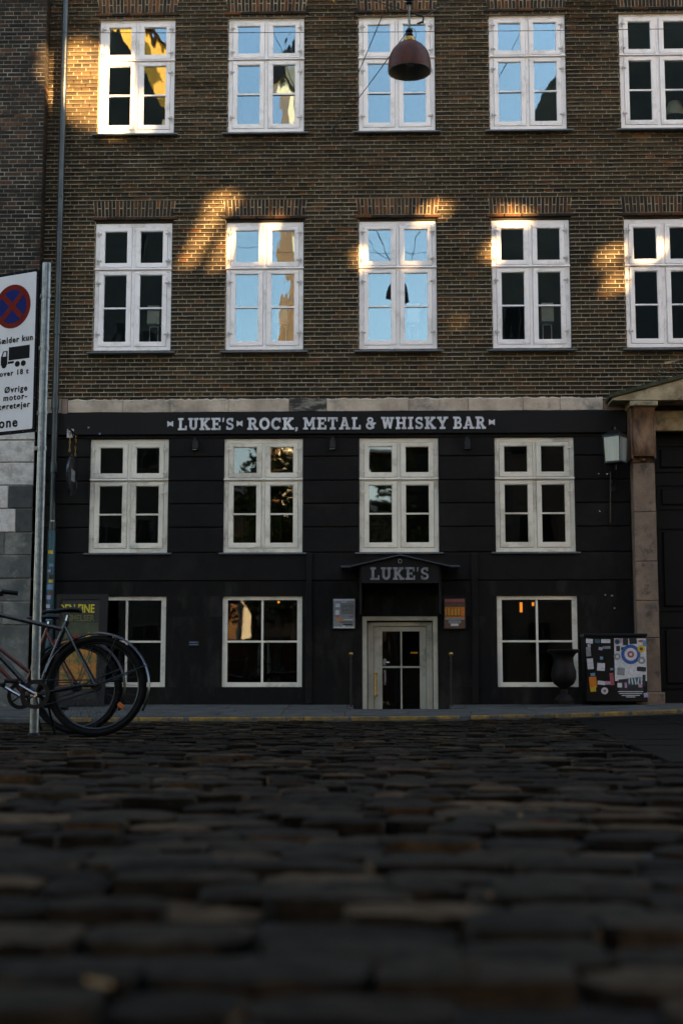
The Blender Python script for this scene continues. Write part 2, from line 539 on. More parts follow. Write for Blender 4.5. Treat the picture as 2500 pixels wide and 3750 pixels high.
# setts: a dozen shapes, laid in wavering rows
def sett_shape(rng):
    nx, ny = 6, 5
    P = []
    e = rng.uniform(3.6, 7.0)
    tx, ty = rng.uniform(-.06, .06), rng.uniform(-.10, .10)
    for j in range(ny):
        for i in range(nx):
            u, v = -1 + 2 * i / (nx - 1), -1 + 2 * j / (ny - 1)
            r = (abs(u) ** e + abs(v) ** e) ** (1 / e) if (u or v) else 0
            m = max(abs(u), abs(v))
            k = m / r if r > 0 else 1
            x, y = u * k, v * k
            z = -.22 * m ** 6 + tx * u + ty * v + rng.uniform(-.055, .055)
            P.append((x + rng.uniform(-.05, .05), y + rng.uniform(-.05, .05), z))
    F = [(j * nx + i, j * nx + i + 1, (j + 1) * nx + i + 1, (j + 1) * nx + i) for j in range(ny - 1) for i in range(nx - 1)]
    rim = [i for i in range(nx)] + [j * nx + nx - 1 for j in range(1, ny)] + [(ny - 1) * nx + i for i in range(nx - 2, -1, -1)] + [j * nx for j in range(ny - 2, 0, -1)]
    b = len(P)
    for i in rim:
        x, y, z = P[i]
        P.append((x * 1.04, y * 1.04, -2.2))
    n = len(rim)
    F += [(rim[(i + 1) % n], rim[i], b + i, b + (i + 1) % n) for i in range(n)]
    return P, F
shapes = [sett_shape(R) for _ in range(14)]
setts = []
y = -1.2
row = 0
while y < KERB_Y - .05:
    dpt = R.uniform(.085, .125)
    if y + dpt > KERB_Y - .03:
        dpt = KERB_Y - .03 - y
        if dpt < .06:
            break
    half = .27 * max(y, 0) + 1.3
    x = -half - R.uniform(0, .2)
    ph, amp = R.uniform(0, 6), R.uniform(.01, .03)
    while x < half:
        w = R.uniform(.11, .22)
        if R.random() < .08:
            w *= .7
        yo = amp * math.sin(x * .9 + ph) + R.uniform(-.020, .020)
        setts.append((x + w / 2, y + dpt / 2 + yo, w, dpt * R.uniform(.88, 1.10), R.gauss(0, .009), R.randrange(14), R.uniform(-.09, .09)))
        x += w
    y += dpt
    row += 1
def apron(x, y):
    return y > 5.5 and x > 1.22 + (y - 6.7) * .10 and y < 17.3 and x < 2.1 + (y - 6.7) * .28 + 3
setts = [s_ for s_ in setts if not apron(s_[0], s_[1])]
def sett_size(s_):
    X, Y = s_[0], s_[1]
    if Y < .78 or abs(X + .026 * Y) > .245 * Y + .06:
        return 0
    return s_[2] * s_[3] / Y ** 3
order = sorted(range(len(setts)), key=lambda i: -sett_size(setts[i]))
near = set(order[:300])
sett_me = []
for P, F in shapes:
    m_ = MB().add(P, F)
    sett_me.append(m_.mesh('cobblestone', MAT['cobble'], True))
mb = MB()
for i, (x, y, w, d, dz, sh, rz) in enumerate(setts):
    z = ground(x, y) + dz
    sx, sy, sz = w / 2 * .975, d / 2 * .965, .026
    if i in near:
        link('cobblestone', sett_me[sh], street, (x, y, z), (0, 0, rz), (sx, sy, sz))
    else:
        c_, s2 = math.cos(rz), math.sin(rz)
        P, F = shapes[sh]
        mb.add([(x + a * sx * c_ - b * sy * s2, y + a * sx * s2 + b * sy * c_, z + c * sz) for a, b, c in P], F)
stuff(mb.build('cobble_paving', MAT['cobble'], street, True))

# smooth granite slabs of the gateway crossing, at the right
for j in range(11):
    y0 = 5.6 + j * 1.06
    for i in range(4):
        xb = 1.24 + (y0 - 6.7) * .10 + i * .80
        mb = MB()
        n = 4
        pts = []
        for b in range(n + 1):
            for a in range(n + 1):
                X, Y = xb + .785 * a / n + .1 * (1.04 * b / n), y0 + 1.04 * b / n
                pts.append((X, Y, ground(X, Y) + .004 + R.uniform(-.002, .002)))
        fs_ = [(b * (n + 1) + a, b * (n + 1) + a + 1, (b + 1) * (n + 1) + a + 1, (b + 1) * (n + 1) + a) for b in range(n) for a in range(n)]
        base = len(pts)
        rim = [a for a in range(n + 1)] + [b * (n + 1) + n for b in range(1, n + 1)] + [n * (n + 1) + a for a in range(n - 1, -1, -1)] + [b * (n + 1) for b in range(n - 1, 0, -1)]
        pts += [(pts[q][0], pts[q][1], pts[q][2] - .06) for q in rim]
        fs_ += [(rim[(q + 1) % len(rim)], rim[q], base + q, base + (q + 1) % len(rim)) for q in range(len(rim))]
        if y0 + 1.05 < KERB_Y:
            mb.add(pts, fs_)
            mb.build('crossing_slab', MAT['crossing'], street, True)

# kerb with worn yellow edge
kerb = None
for i in range(-8, 9):
    x0, x1 = i * 1.0 + .1, i * 1.0 + 1.094
    if i == 8:
        continue
    mb = MB()
    za, zb = pave(x0, KERB_Y), pave(x1, KERB_Y)
    y0 = KERB_Y + R.uniform(-.006, .006)
    c = .012
    P = []
    for x, z in ((x0, za), (x1, zb)):
        P += [(x, y0, z - .22), (x, y0, z - c), (x, y0 + c, z), (x, y0 + .16, z + .004), (x, y0 + .16, z - .22)]
    mb.add(P, [(0, 5, 6, 1), (1, 6, 7, 2), (2, 7, 8, 3), (3, 8, 9, 4), (0, 1, 2, 3, 4), (9, 8, 7, 6, 5)])
    if kerb is None:
        kerb = structure(mb.build('kerb', MAT['kerb']))
    else:
        mb.build('kerbstone', MAT['kerb'], kerb)
    if -4 < i < 4 or i == -4:
        xa = x0
        while xa < x1 - .05:
            xb = min(x1, xa + R.uniform(.25, .6))
            mb = MB()
            ta, tb = (xa - x0) / (x1 - x0), (xb - x0) / (x1 - x0)
            fa, fb = za + (zb - za) * ta, za + (zb - za) * tb
            h = R.uniform(.026, .036)
            mb.add([(xa, y0 - .002, fa - c - h), (xb, y0 - .002, fb - c - h), (xb, y0 - .002, fb - c + .001), (xa, y0 - .002, fa - c + .001), (xb, y0 + c - .001, fb + .002), (xa, y0 + c - .001, fa + .002)], [(0, 1, 2, 3), (3, 2, 4, 5)])
            mb.build('yellow_marking', MAT['yellow'], kerb)
            xa = xb + (R.uniform(.0, .05) if R.random() < .7 else R.uniform(.05, .14))

# pavement slabs round the cellar steps
WELL = (-.34, .93, 18.55, 19.4)
mb = MB()
for (a, b, c, d) in ((-14, WELL[0], KERB_Y + .16, 19.5), (WELL[1], 12, KERB_Y + .16, 19.5), (WELL[0], WELL[1], KERB_Y + .16, WELL[2])):
    n = max(1, int((b - a) / .7))
    for i in range(n):
        xa, xb = a + (b - a) * i / n, a + (b - a) * (i + 1) / n
        mb.add([(xa, c, pave(xa, c) - .02), (xb, c, pave(xb, c) - .02), (xb, d, pave(xb, d) - .02), (xa, d, pave(xa, d) - .02)], [(0, 1, 2, 3)])
pavement = structure(mb.build('pavement', MAT['soil']))
for r_, (c, d) in enumerate(((17.47, 18.12), (18.13, 18.54), (18.56, 19.40))):
    x = -9.0 + (.35 if r_ % 2 else 0)
    while x < 9:
        w = .78 if r_ != 1 else .62
        for a, b in sub_intervals(x, x + w - .008, [(WELL[0] - .01, WELL[1] + .01)] if r_ == 2 else []):
            if b - a < .05:
                continue
            mb = MB()
            t = R.uniform(-.003, .003)
            P = [(a, c, pave(a, c) + t), (b, c, pave(b, c) + t), (b, d, pave(b, d) + t), (a, d, pave(a, d) + t)]
            P += [(p[0], p[1], p[2] - .05) for p in P]
            mb.add(P, [(0, 1, 2, 3), (0, 4, 5, 1), (1, 5, 6, 2), (2, 6, 7, 3), (3, 7, 4, 0)])
            mb.build('paving_slab', MAT['slab'], pavement)
        x += w
# cellar steps
for i in range(3):
    MB().box(WELL[0], WELL[1], WELL[2] + .26 * i, WELL[2] + .26 * (i + 1) if i < 2 else 19.62, -.8, -.02 - .19 * i).build('cellar_step', MAT['kerb'], pavement)
MB().box(WELL[0] - .06, WELL[0], WELL[2], 19.4, -.8, .09).box(WELL[1], WELL[1] + .06, WELL[2], 19.4, -.8, .09).box(WELL[0] - .06, WELL[1] + .06, WELL[2] - .06, WELL[2], -.8, .08).build('well_wall', MAT['kerb'], pavement)

# ------------------------------------------------------------------ the bar building
FY = 19.4                                              # facade plane
CX = [-3.449, -1.588, .282, 2.146, 4.002]              # window axes
WW = 1.085
ROWS = {1: (8.233, 9.957), 2: (5.050, 6.903), 3: (2.203, 3.790), 4: (.370, 1.600)}
X0, X1 = -4.72, 9.6
TOP = 12.6
openings = []
for r_ in (1, 2):
    for c in CX + [5.866, 7.73]:
        openings.append((c - WW / 2, c + WW / 2, ROWS[r_][0], ROWS[r_][1]))
for c in CX[:4]:
    openings.append((c - WW / 2, c + WW / 2, *ROWS[3]))
for c in (CX[0], CX[1], CX[3]):
    openings.append((c - WW / 2, c + WW / 2, *ROWS[4]))
DOOR = (-.224, .795, -.75, 1.322)
GATE = (3.80, 7.46, .0, 4.14)
holes = openings + [DOOR, GATE]

bar = thing('bar_building', 'brown brick bar building with white casement windows above a black painted ground floor', 'building', (0, FY, 0))
def bp_(o):                                            # parts are modelled in world metres, the thing sits at its foot
    o.location = (0, -FY, 0)
    return o
mb = MB()
for a, b, c, d in fill(X0, X1, -.9, TOP, holes):
    mb.box(a, b, FY + .020, FY + .36, c, d)
bp_(mb.build('wall', MAT['mortar_dark'], bar))
# interior: floors, ceilings, back wall
mb = MB()
for z in (1.82, 4.35, 7.62, 10.85):
    mb.box(X0, X1, FY + .37, 24.0, z, z + .22)
bp_(mb.build('floor_slab', MAT['interior'], bar))
mb = MB()
mb.box(X0 - .2, X1 + .2, 24.0, 24.3, -1, 4.45).box(X0 - .2, X0, FY + .4, 24, -1, 4.45).box(X1, X1 + .2, FY + .4, 24, -1, 4.45).box(X0, X1, FY + .4, 24, -1, -.8)
bp_(mb.build('bar_room', MAT['interior_dark'], bar))
mb = MB()
mb.box(X0 - .2, X1 + .2, 24.0, 24.3, 4.45, TOP).box(X0 - .2, X0, FY + .4, 24, 4.45, TOP).box(X1, X1 + .2, FY + .4, 24, 4.45, TOP)
for x in (-2.5, -.65, 1.2, 3.05, 4.95):
    mb.box(x, x + .12, 21.6, 24, 4.6, TOP)
bp_(mb.build('room_wall', MAT['interior'], bar))
mb = MB()
mb.prism([(FY - .45, TOP), (24.6, TOP), (22, TOP + 3)], X0, X1, Matrix(((0, 1, 0, 0), (1, 0, 0, 0), (0, 0, 1, 0), (0, 0, 0, 1))))
bp_(mb.build('roof', MAT['tile'], bar))
MB_c = MB().box(X0, X1, FY - .30, FY + .1, TOP - .25, TOP - .004)
bp_(MB_c.build('cornice', MAT['limestone'], bar))

# --- brickwork: English cross bond, courses of 60 mm
CO, BL, JT = .0605, .240, .009
Z_BAND = 4.350
Z_ARCH = 7.240
zc0 = Z_ARCH - CO * 47
arches = [(c, z + .09) for z in (ROWS[2][1], ROWS[1][1]) for c in CX + [5.866, 7.73]]
def ped_top(x):
    return 4.252 + .272 * (min(x, 5.63) - 3.165) - .272 * max(0, x - 5.63)
def brick_blocks(z0, z1):
    zm = (z0 + z1) / 2
    bl = []
    for a, b, c, d in openings:
        if c - .02 < zm < d + .03:
            bl.append((a - .012, b + .012))
    for c, zb in arches:
        if zb - .05 < zm < zb:
            bl.append((c - .57, c + .57))
        elif zb < zm < zb + .247:
            t = (zm - zb) / .247
            bl.append((c - .556 - .035 * t, c + .556 + .035 * t))
    return bl
def in_gate(x, z):
    if x > 3.06 and z < ped_top(x) + .10:
        return True
    if x > 3.66:
        zt = ped_top(x) + .35
        if z < zt - (3.86 - x) * 1.2 if x < 3.86 else z < zt:
            return True
    return False
bricks, ledges = [], []
for kz in range(-1, 140):
    z0 = zc0 + kz * CO
    z1 = z0 + CO - JT
    if z0 < Z_BAND - .03 or z1 > TOP - .26:
        continue
    head = kz % 2 == 0
    L = BL / 2 if head else BL
    off = 0 if head else (BL * .25 if (kz // 2) % 2 else BL * .75)
    bl = brick_blocks(z0, z1)
    i = 0
    x = X0 - BL + off
    while x < X1:
        for a, b in sub_intervals(max(x, X0), min(x + L - JT, X1), bl):
            if b - a > .028 and not in_gate((a + b) / 2, (z0 + z1) / 2):
                bricks.append((a, b, z0, z1))
        x += L
    xa = X0
    for a, b in sub_intervals(X0, X1, bl):
        xe = b
        while xe > a and in_gate(xe, z0):
            xe -= .05
        if xe - a > .04:
            ledges.append((a, xe, z0))
def vis_brick(b):
    x, z = (b[0] + b[1]) / 2, (b[2] + b[3]) / 2
    u, v = x / FY, (z - .24) / FY
    if not (-.265 < u < .213 and v < .53):
        return 0
    dep = .9915 + v * .1287 - u * .026
    return (b[1] - b[0]) * (b[3] - b[2]) / dep ** 2 * R.uniform(.97, 1.0)
order = sorted(range(len(bricks)), key=lambda i: -vis_brick(bricks[i]))
single = set(order[:300])
_bm = {}
mb = MB()
for i, (a, b, c, d) in enumerate(bricks):
    pr = R.uniform(-.0035, .0035)
    if i in single:
        key = (round(b - a, 3), round(d - c, 3))
        if key not in _bm:
            _bm[key] = MB().chbox(-key[0] / 2, key[0] / 2, 0, .03, -key[1] / 2, key[1] / 2, .004).mesh('brick', MAT['brick'])
        link('brick', _bm[key], bar, ((a + b) / 2, pr - .002, (c + d) / 2), (R.uniform(-.02, .02), 0, R.uniform(-.01, .01)))
    else:
        mb.chbox(a, b, FY + pr - .002, FY + .028, c, d, .004)
stuff(bp_(mb.build('brickwork', MAT['brick'], bar)))
# struck mortar: a sloping pale ledge on top of every course, pale perpends set back
mb = MB()
for a, b, z in ledges:
    n = max(1, int((b - a) / .55))
    for i in range(n):
        p, q = a + (b - a) * i / n, a + (b - a) * (i + 1) / n
        pr = .018 + R.uniform(-.004, .006)
        zt = z + R.uniform(-.001, .001)
        mb.add([(p, FY - pr, zt - JT - .0005), (q, FY - pr, zt - JT - .0005), (q, FY - .003, zt + .0015), (p, FY - .003, zt + .0015), (q, FY + .019, zt + .002), (p, FY + .019, zt + .002), (q, FY + .019, zt - JT - .003), (p, FY + .019, zt - JT - .003)], [(0, 1, 2, 3), (3, 2, 4, 5), (7, 6, 1, 0), (0, 3, 5, 7), (1, 6, 4, 2)])
for a, b, c, d in bricks:
    if R.random() < .93:
        mb.box(b + .0005, b + JT - .001, FY + .001 + R.uniform(-.001, .004), FY + .019, c, d)
stuff(bp_(mb.build('mortar_joint', MAT['mortar'], bar)))

# flat arches of soldier bricks, and the course under them
def arch_mesh(l, w):
    return MB().chbox(-w / 2, w / 2, 0, .04, -l / 2, l / 2, .004).mesh('soldier_brick', MAT['brick_arch'])
am_full, am_half, am_str = arch_mesh(.238, .044), arch_mesh(.113, .044), MB().chbox(-.116, .116, 0, .05, -.021, .021, .004).mesh('lintel_brick', MAT['brick_arch'])
for c, zb in arches:
    if c > 5:
        continue
    n = 22
    for i in range(n):
        t = (i + .5) / n * 2 - 1
        x = c + t * .572
        ang = t * .075 + R.uniform(-.006, .006)
        if i % 2 == 0:
            link('soldier_brick', am_full, bar, (x, -.010 + R.uniform(-.003, .003), zb + .1225), (0, ang, 0))
        else:
            for dz, me in ((.062, am_half), (.1865, am_half)):
                link('soldier_brick', me, bar, (x + math.sin(ang) * (dz - .1225), -.010 + R.uniform(-.003, .003), zb + dz), (0, ang, 0))
    bp_(MB().prism([(c - .556, zb), (c + .556, zb), (c + .594, zb + .247), (c - .594, zb + .247)], FY - .005, FY + .0195).build('arch_mortar', MAT['mortar'], bar))
    for i in range(5):
        link('lintel_brick', am_str, bar, (c - .49 + i * .245, -.022 + R.uniform(-.003, .003), zb - .025))

# --- windows
_wm = {}
def bar_rect(mb, x0, x1, z0, z1, y0, y1, w):
    """rectangular frame ring"""
    wl, wr, wb, wt = w if isinstance(w, tuple) else (w, w, w, w)
    mb.box(x0, x0 + wl, y0, y1, z0, z1)
    mb.box(x1 - wr, x1, y0, y1, z0, z1)
    mb.box(x0 + wl, x1 - wr, y0, y1, z1 - wt, z1)
    mb.box(x0 + wl, x1 - wr, y0, y1, z0, z0 + wb)

def casement(row, ci):
    """outer frame with mullion and transom; four sashes, six panes, sill, eight hinges. Local origin: centre of the sill line"""
    z0, z1 = ROWS[row]
    H = z1 - z0
    paint = MAT['cream'] if row == 3 else MAT['white']
    glass = MAT['glass_dark'] if row == 3 else MAT['glass']
    hw = WW / 2
    zt = H * .632                                      # transom underside
    key = row
    if key not in _wm:
        d = _wm[key] = {}
        m_ = MB()
        fw = .060
        bar_rect(m_, -hw, hw, 0, H, .030, .135, (fw, fw, .062, .058))
        m_.box(-.023, .023, .034, .13, .062, H - .058)
        m_.box(-hw + fw, hw - fw, .032, .13, zt - .012, zt + .034)
        m_.add([(-hw - .006, .004, zt + .004), (hw + .006, .004, zt + .004), (hw + .006, .004, zt + .016), (-hw - .006, .004, zt + .016),
                (hw + .006, .031, zt + .034), (-hw - .006, .031, zt + .034), (hw + .006, .031, zt - .002), (-hw - .006, .031, zt - .002)],
               [(0, 1, 2, 3), (3, 2, 4, 5), (7, 6, 1, 0), (0, 3, 5, 7), (1, 6, 4, 2)])
        d['frame'] = m_.mesh('window', paint)
        sw = hw - fw - .023 - .008                     # sash width
        d['sw'] = sw
        # upper sash
        uh = H - .058 - (zt + .034) - .010
        lh = zt - .012 - .062 - .010
        d['uh'], d['lh'] = uh, lh
        for nm, hh, bar_ in (('upper', uh, False), ('lower', lh, True)):
            m_ = MB()
            bar_rect(m_, -sw / 2, sw / 2, 0, hh, .022, .075, (.062, .060, .062, .050))
            # inner glazing rebate
            bar_rect(m_, -sw / 2 + .062, sw / 2 - .060, .062, hh - .050, .040, .070, .008)
            if bar_:
                zb = .062 + (hh - .112) * .502
                m_.box(-sw / 2 + .062, sw / 2 - .060, .026, .072, zb - .011, zb + .011)
                d['zb'] = zb
            for zz in (.03, hh - .03):                 # corner straps
                for sx in (-1, 1):
                    m_.box(sx * sw / 2 - (.0 if sx < 0 else .11), sx * sw / 2 + (.11 if sx < 0 else 0), .019, .0225, zz - .011, zz + .011)
            d[nm] = m_.mesh('sash', paint)
        gx0, gx1 = -sw / 2 + .062, sw / 2 - .060
        d['g_up'] = MB().box(gx0, gx1, .048, .053, .062, uh - .050).mesh('pane', glass)
        d['g_lo'] = MB().box(gx0, gx1, .048, .053, .062, d['zb'] - .011).mesh('pane', glass)
        d['g_mid'] = MB().box(gx0, gx1, .048, .053, d['zb'] + .011, lh - .050).mesh('pane', glass)
        m_ = MB()
        m_.box(-.040, .028, .012, .020, -.010, .010)
        m_.tube([(-.022, .012, -.05), (-.022, .012, .026)], .0075, 6)
        d['hinge'] = m_.mesh('hinge', MAT['iron'] if row != 3 else paint)
        m_ = MB()
        if row == 3:
            m_.box(-hw - .06, hw + .06, -.045, .03, -.026, -.004)
        else:
            e = .075
            m_.add([(-hw - e, -.085, -.052), (hw + e, -.085, -.052), (hw + e, -.085, -.032), (-hw - e, -.085, -.032), (hw + e - .02, .03, -.001), (-hw - e + .02, .03, -.001), (hw + e - .02, .03, -.052), (-hw - e + .02, .03, -.052)],
                   [(0, 1, 2, 3), (3, 2, 4, 5), (7, 6, 1, 0), (0, 3, 5, 7), (1, 6, 4, 2)])
        d['sill'] = m_.mesh('sill', MAT['sill'])
    d = _wm[key]
    win = link('window', d['frame'], bar, (CX[ci] if ci < len(CX) else (5.866, 7.73)[ci - 5], 0, z0))
    link('sill', d['sill'], win)
    sw = d['sw']
    for sx in (-1, 1):
        xc = sx * (.023 + .004 + sw / 2)
        for nm, zz, hh in (('upper', zt + .034 + .005, d['uh']), ('lower', .062 + .005, d['lh'])):
            link('sash', d[nm], win, (xc, 0, zz), None, (sx, 1, 1))
            for q in (.16, .84):
                link('hinge', d['hinge'], win, (sx * (WW / 2 - .062), 0, zz + hh * q), None, (-sx, 1, 1))
        for nm, zz in (('g_up', zt + .039), ('g_lo', .067), ('g_mid', .067)):
            rz, rx = R.gauss(0, .006), R.gauss(0, .006)
            link('pane', d[nm], win, (xc, 0, zz), (rx * .5, 0, rz), (sx, 1, 1))
    return win
for row in (1, 2):
    for ci in range(6):
        casement(row, ci)
for ci in range(4):
    casement(3, ci)

# cellar windows: plain four light frames
z0, z1 = ROWS[4]
H = z1 - z0
m_ = MB()
hw = WW / 2
bar_rect(m_, -hw, hw, 0, H, .02, .12, (.066, .066, .062, .050))
m_.box(-.014, .014, .03, .09, .062, H - .05)
m_.box(-hw + .066, -.014, .03, .09, H * .50 - .013, H * .50 + .013)
m_.box(.014, hw - .066, .03, .09, H * .50 - .013, H * .50 + .013)
cel_me = m_.mesh('cellar_window', MAT['cream'])
cg = {}
for nm, a, b, c, d in (('ll', -hw + .066, -.014, .062, H * .5 - .013), ('lr', .014, hw - .066, .062, H * .5 - .013), ('ul', -hw + .066, -.014, H * .5 + .013, H - .05), ('ur', .014, hw - .066, H * .5 + .013, H - .05)):
    cg[nm] = (MB().box(a - (a + b) / 2, b - (a + b) / 2, .058, .063, c - (c + d) / 2, d - (c + d) / 2).mesh('pane', MAT['glass_dark']), (a + b) / 2, (c + d) / 2)
for ci in (0, 1, 3):
    w = link('cellar_window', cel_me, bar, (CX[ci], 0, z0))
    for nm, (me, px, pz) in cg.items():
        tilt = (R.gauss(0, .004), 0, R.gauss(0, .004))
        if ci == 1 and nm == 'ul':
            tilt = (.0, 0, .024)
        elif ci == 1 and nm == 'ur':
            tilt = (.0, 0, .050)
        link('pane', me, w, (px, 0, pz), tilt)

# --- black ground floor: grooved courses between the openings
grooves = [3.839, 3.532, 3.197, 2.875, 2.548, 2.198, 1.808]
low_holes = [(a - .004, b + .004, c - .004, d + .004) for a, b, c, d in openings if d < 4] + [DOOR, (3.44, 9.7, -1, 4.3)]
for zt_, zb_ in zip(grooves[:-1], grooves[1:]):
    for a, b, c, d in fill(X0 + .02, 3.44, zb_ + .006, zt_ - .006, low_holes):
        y0 = FY - .012 + R.uniform(-.002, .002)
        mb = MB()
        mb.chbox(a, b, y0, FY + .019, c, d, .010)
        bp_(mb.build('wall_course', MAT['black'], bar))
for a, b, c, d in fill(X0 + .02, 3.44, -.8, grooves[-1] - .006, low_holes + [(WELL[0] - .02, DOOR[0] - .005, -1, .04), (DOOR[1] + .005, WELL[1] + .02, -1, .04)]):
    bp_(MB().box(a, b, FY - .016, FY + .019, c, d).build('plinth_panel', MAT['black_dusty'], bar))
# two black upright strips for the dark downpipes beside the door
for x in (-.95, 1.30):
    bp_(MB().chbox(x - .045, x + .045, FY - .055, FY - .020, .14, 2.19, .01).build('black_strip', MAT['black'], bar))

# --- limestone band
bx = [(-4.317, -3.548), (-3.548, -2.885), (-2.885, -2.076), (-2.076, -1.234), (-1.234, -.713), (-.713, .42), (.42, 1.247), (1.247, 2.0), (2.0, 2.509), (2.509, 3.10)]
for i, (a, b) in enumerate(bx):
    mb = MB()
    n = max(4, int((b - a) / .05))
    y0 = FY - .035 + R.uniform(-.006, .006)
    P = []
    for j in range(n + 1):
        x = a + .003 + (b - a - .006) * j / n
        zt = 4.352 + R.uniform(-.013, .008)
        zb = 4.166 + R.uniform(-.003, .003)
        y_ = y0 + R.uniform(-.003, .003)
        P += [(x, y_, zb), (x, y_, zt - .02), (x, y_ + .02, zt), (x, FY + .018, zt + .004), (x, FY + .018, zb)]
    F = []
    for j in range(n):
        for q in range(4):
            F.append((j * 5 + q, (j + 1) * 5 + q, (j + 1) * 5 + q + 1, j * 5 + q + 1))
        F.append((j * 5 + 4, (j + 1) * 5 + 4, (j + 1) * 5, j * 5))
    F += [(0, 1, 2, 3, 4), tuple(n * 5 + q for q in (4, 3, 2, 1, 0))]
    mb.add(P, F)
    o = bp_(mb.build('band_stone', MAT['limestone_stain'] if i == 4 else MAT['limestone'], bar, False))
    if i == 4:
        o['label'] = 'black stained stone of the pale band'
o = bp_(MB().chbox(-4.405, -4.322, FY - .04, FY + .018, 4.14, 4.355, .008).build('band_stone', MAT['pink_stone'], bar))
o['label'] = 'pink stone at the end of the pale band'
bp_(MB().box(-4.70, -4.41, FY - .02, FY + .018, 4.166, 4.36).build('band_stone', MAT['limestone'], bar))
bp_(MB().box(3.105, 3.40, FY - .02, FY + .018, 4.16, 4.30).build('band_stone', MAT['pil_stone'], bar))

# --- cellar door
door = bp_(link('door', MB().box(-.07, .045, FY + .10, FY + .145, -.72, 1.19).box(.555, .64, FY + .10, FY + .145, -.72, 1.19).box(.045, .555, FY + .10, FY + .145, 1.125, 1.19).box(.045, .555, FY + .10, FY + .145, -.72, -.1)
    .box(.293, .315, FY + .108, FY + .138, -.1, 1.125).box(.045, .293, FY + .108, FY + .138, .628, .652).box(.315, .555, FY + .108, FY + .138, .628, .652).mesh('door', MAT['door_paint']), bar))
MB().box(.045, .555, FY + .120, FY + .126, -.1, 1.125).build('pane', MAT['glass_dark'], door)
mb = MB()
mb.tube([(-.045, FY + .10, .55), (-.045, FY + .03, .55), (-.045, FY + .03, .26), (-.045, FY + .10, .26)], .013, 8)
mb.lathe([(0, -.02), (.024, -.012), (.026, 0), (.024, .012), (0, .02)], (-.045, FY + .035, .55), 10)
mb.lathe([(0, -.02), (.024, -.012), (.026, 0), (.024, .012), (0, .02)], (-.045, FY + .035, .26), 10)
mb.build('pull_handle', MAT['brass'], door, True)
mb = MB()
mb.lathe([(0, -.012), (.03, -.01), (.034, 0), (.03, .01), (0, .012)], (.115, FY + .092, .70), 10)
mb.box(.055, .10, FY + .088, FY + .099, .66, .75).box(.07, .095, FY + .088, FY + .099, .40, .60)
mb.build('lock_plate', MAT['chrome'], door)
mb = MB()
bar_rect(mb, -.224, .795, -.75, 1.322, FY - .01, FY + .08, (.062, .062, .05, .055))
bar_rect(mb, -.150, .724, -.70, 1.245, FY + .07, FY + .15, (.075, .08, .05, .05))
bp_(mb.build('door_frame', MAT['door_paint'], bar))
bp_(MB().box(DOOR[0], DOOR[1], FY + .09, FY + .3, 1.245, 1.321).build('door_head', MAT['gate'], bar))

# --- lit corners seen in the dark bar windows
for (x, y, z, w, h, m) in ((2.02, 20.3, 1.50, .035, .14, 'glow'), (2.19, 20.3, 1.545, .03, .05, 'glow'), (2.0, 20.6, 2.40, .16, .02, 'glow_dim'), (2.42, 20.6, 2.40, .20, .02, 'glow_dim'), (-1.9, 20.6, 2.40, .14, .018, 'glow_dim'), (.50, 20.4, .86, .10, .022, 'glow_dim'), (-1.45, 20.6, 1.60, .03, .03, 'glow')):
    o = thing('bulb', 'placeholder', 'light', (x, y, z))
    MB().box(-w / 2, w / 2, -.02, .02, -h / 2, h / 2).build('tube', MAT[m], o)
    if m == 'glow':
        o['label'] = {2.02: 'small orange glowing bulb high in the right cellar window', 2.19: 'tiny orange bulb beside the mullion of the right cellar window', -1.45: 'tiny warm bulb inside the middle cellar window'}[x]
    else:
        o['label'] = {2.0: 'dim yellow strip light low in the left casement by the lantern', 2.42: 'dim yellow strip light low in the right casement by the lantern', -1.9: 'faint yellow strip light inside the second black-wall window', .50: 'dim yellow strip light behind the cellar door glass'}[x]
    o['group'] = 'small lights burning inside the bar'

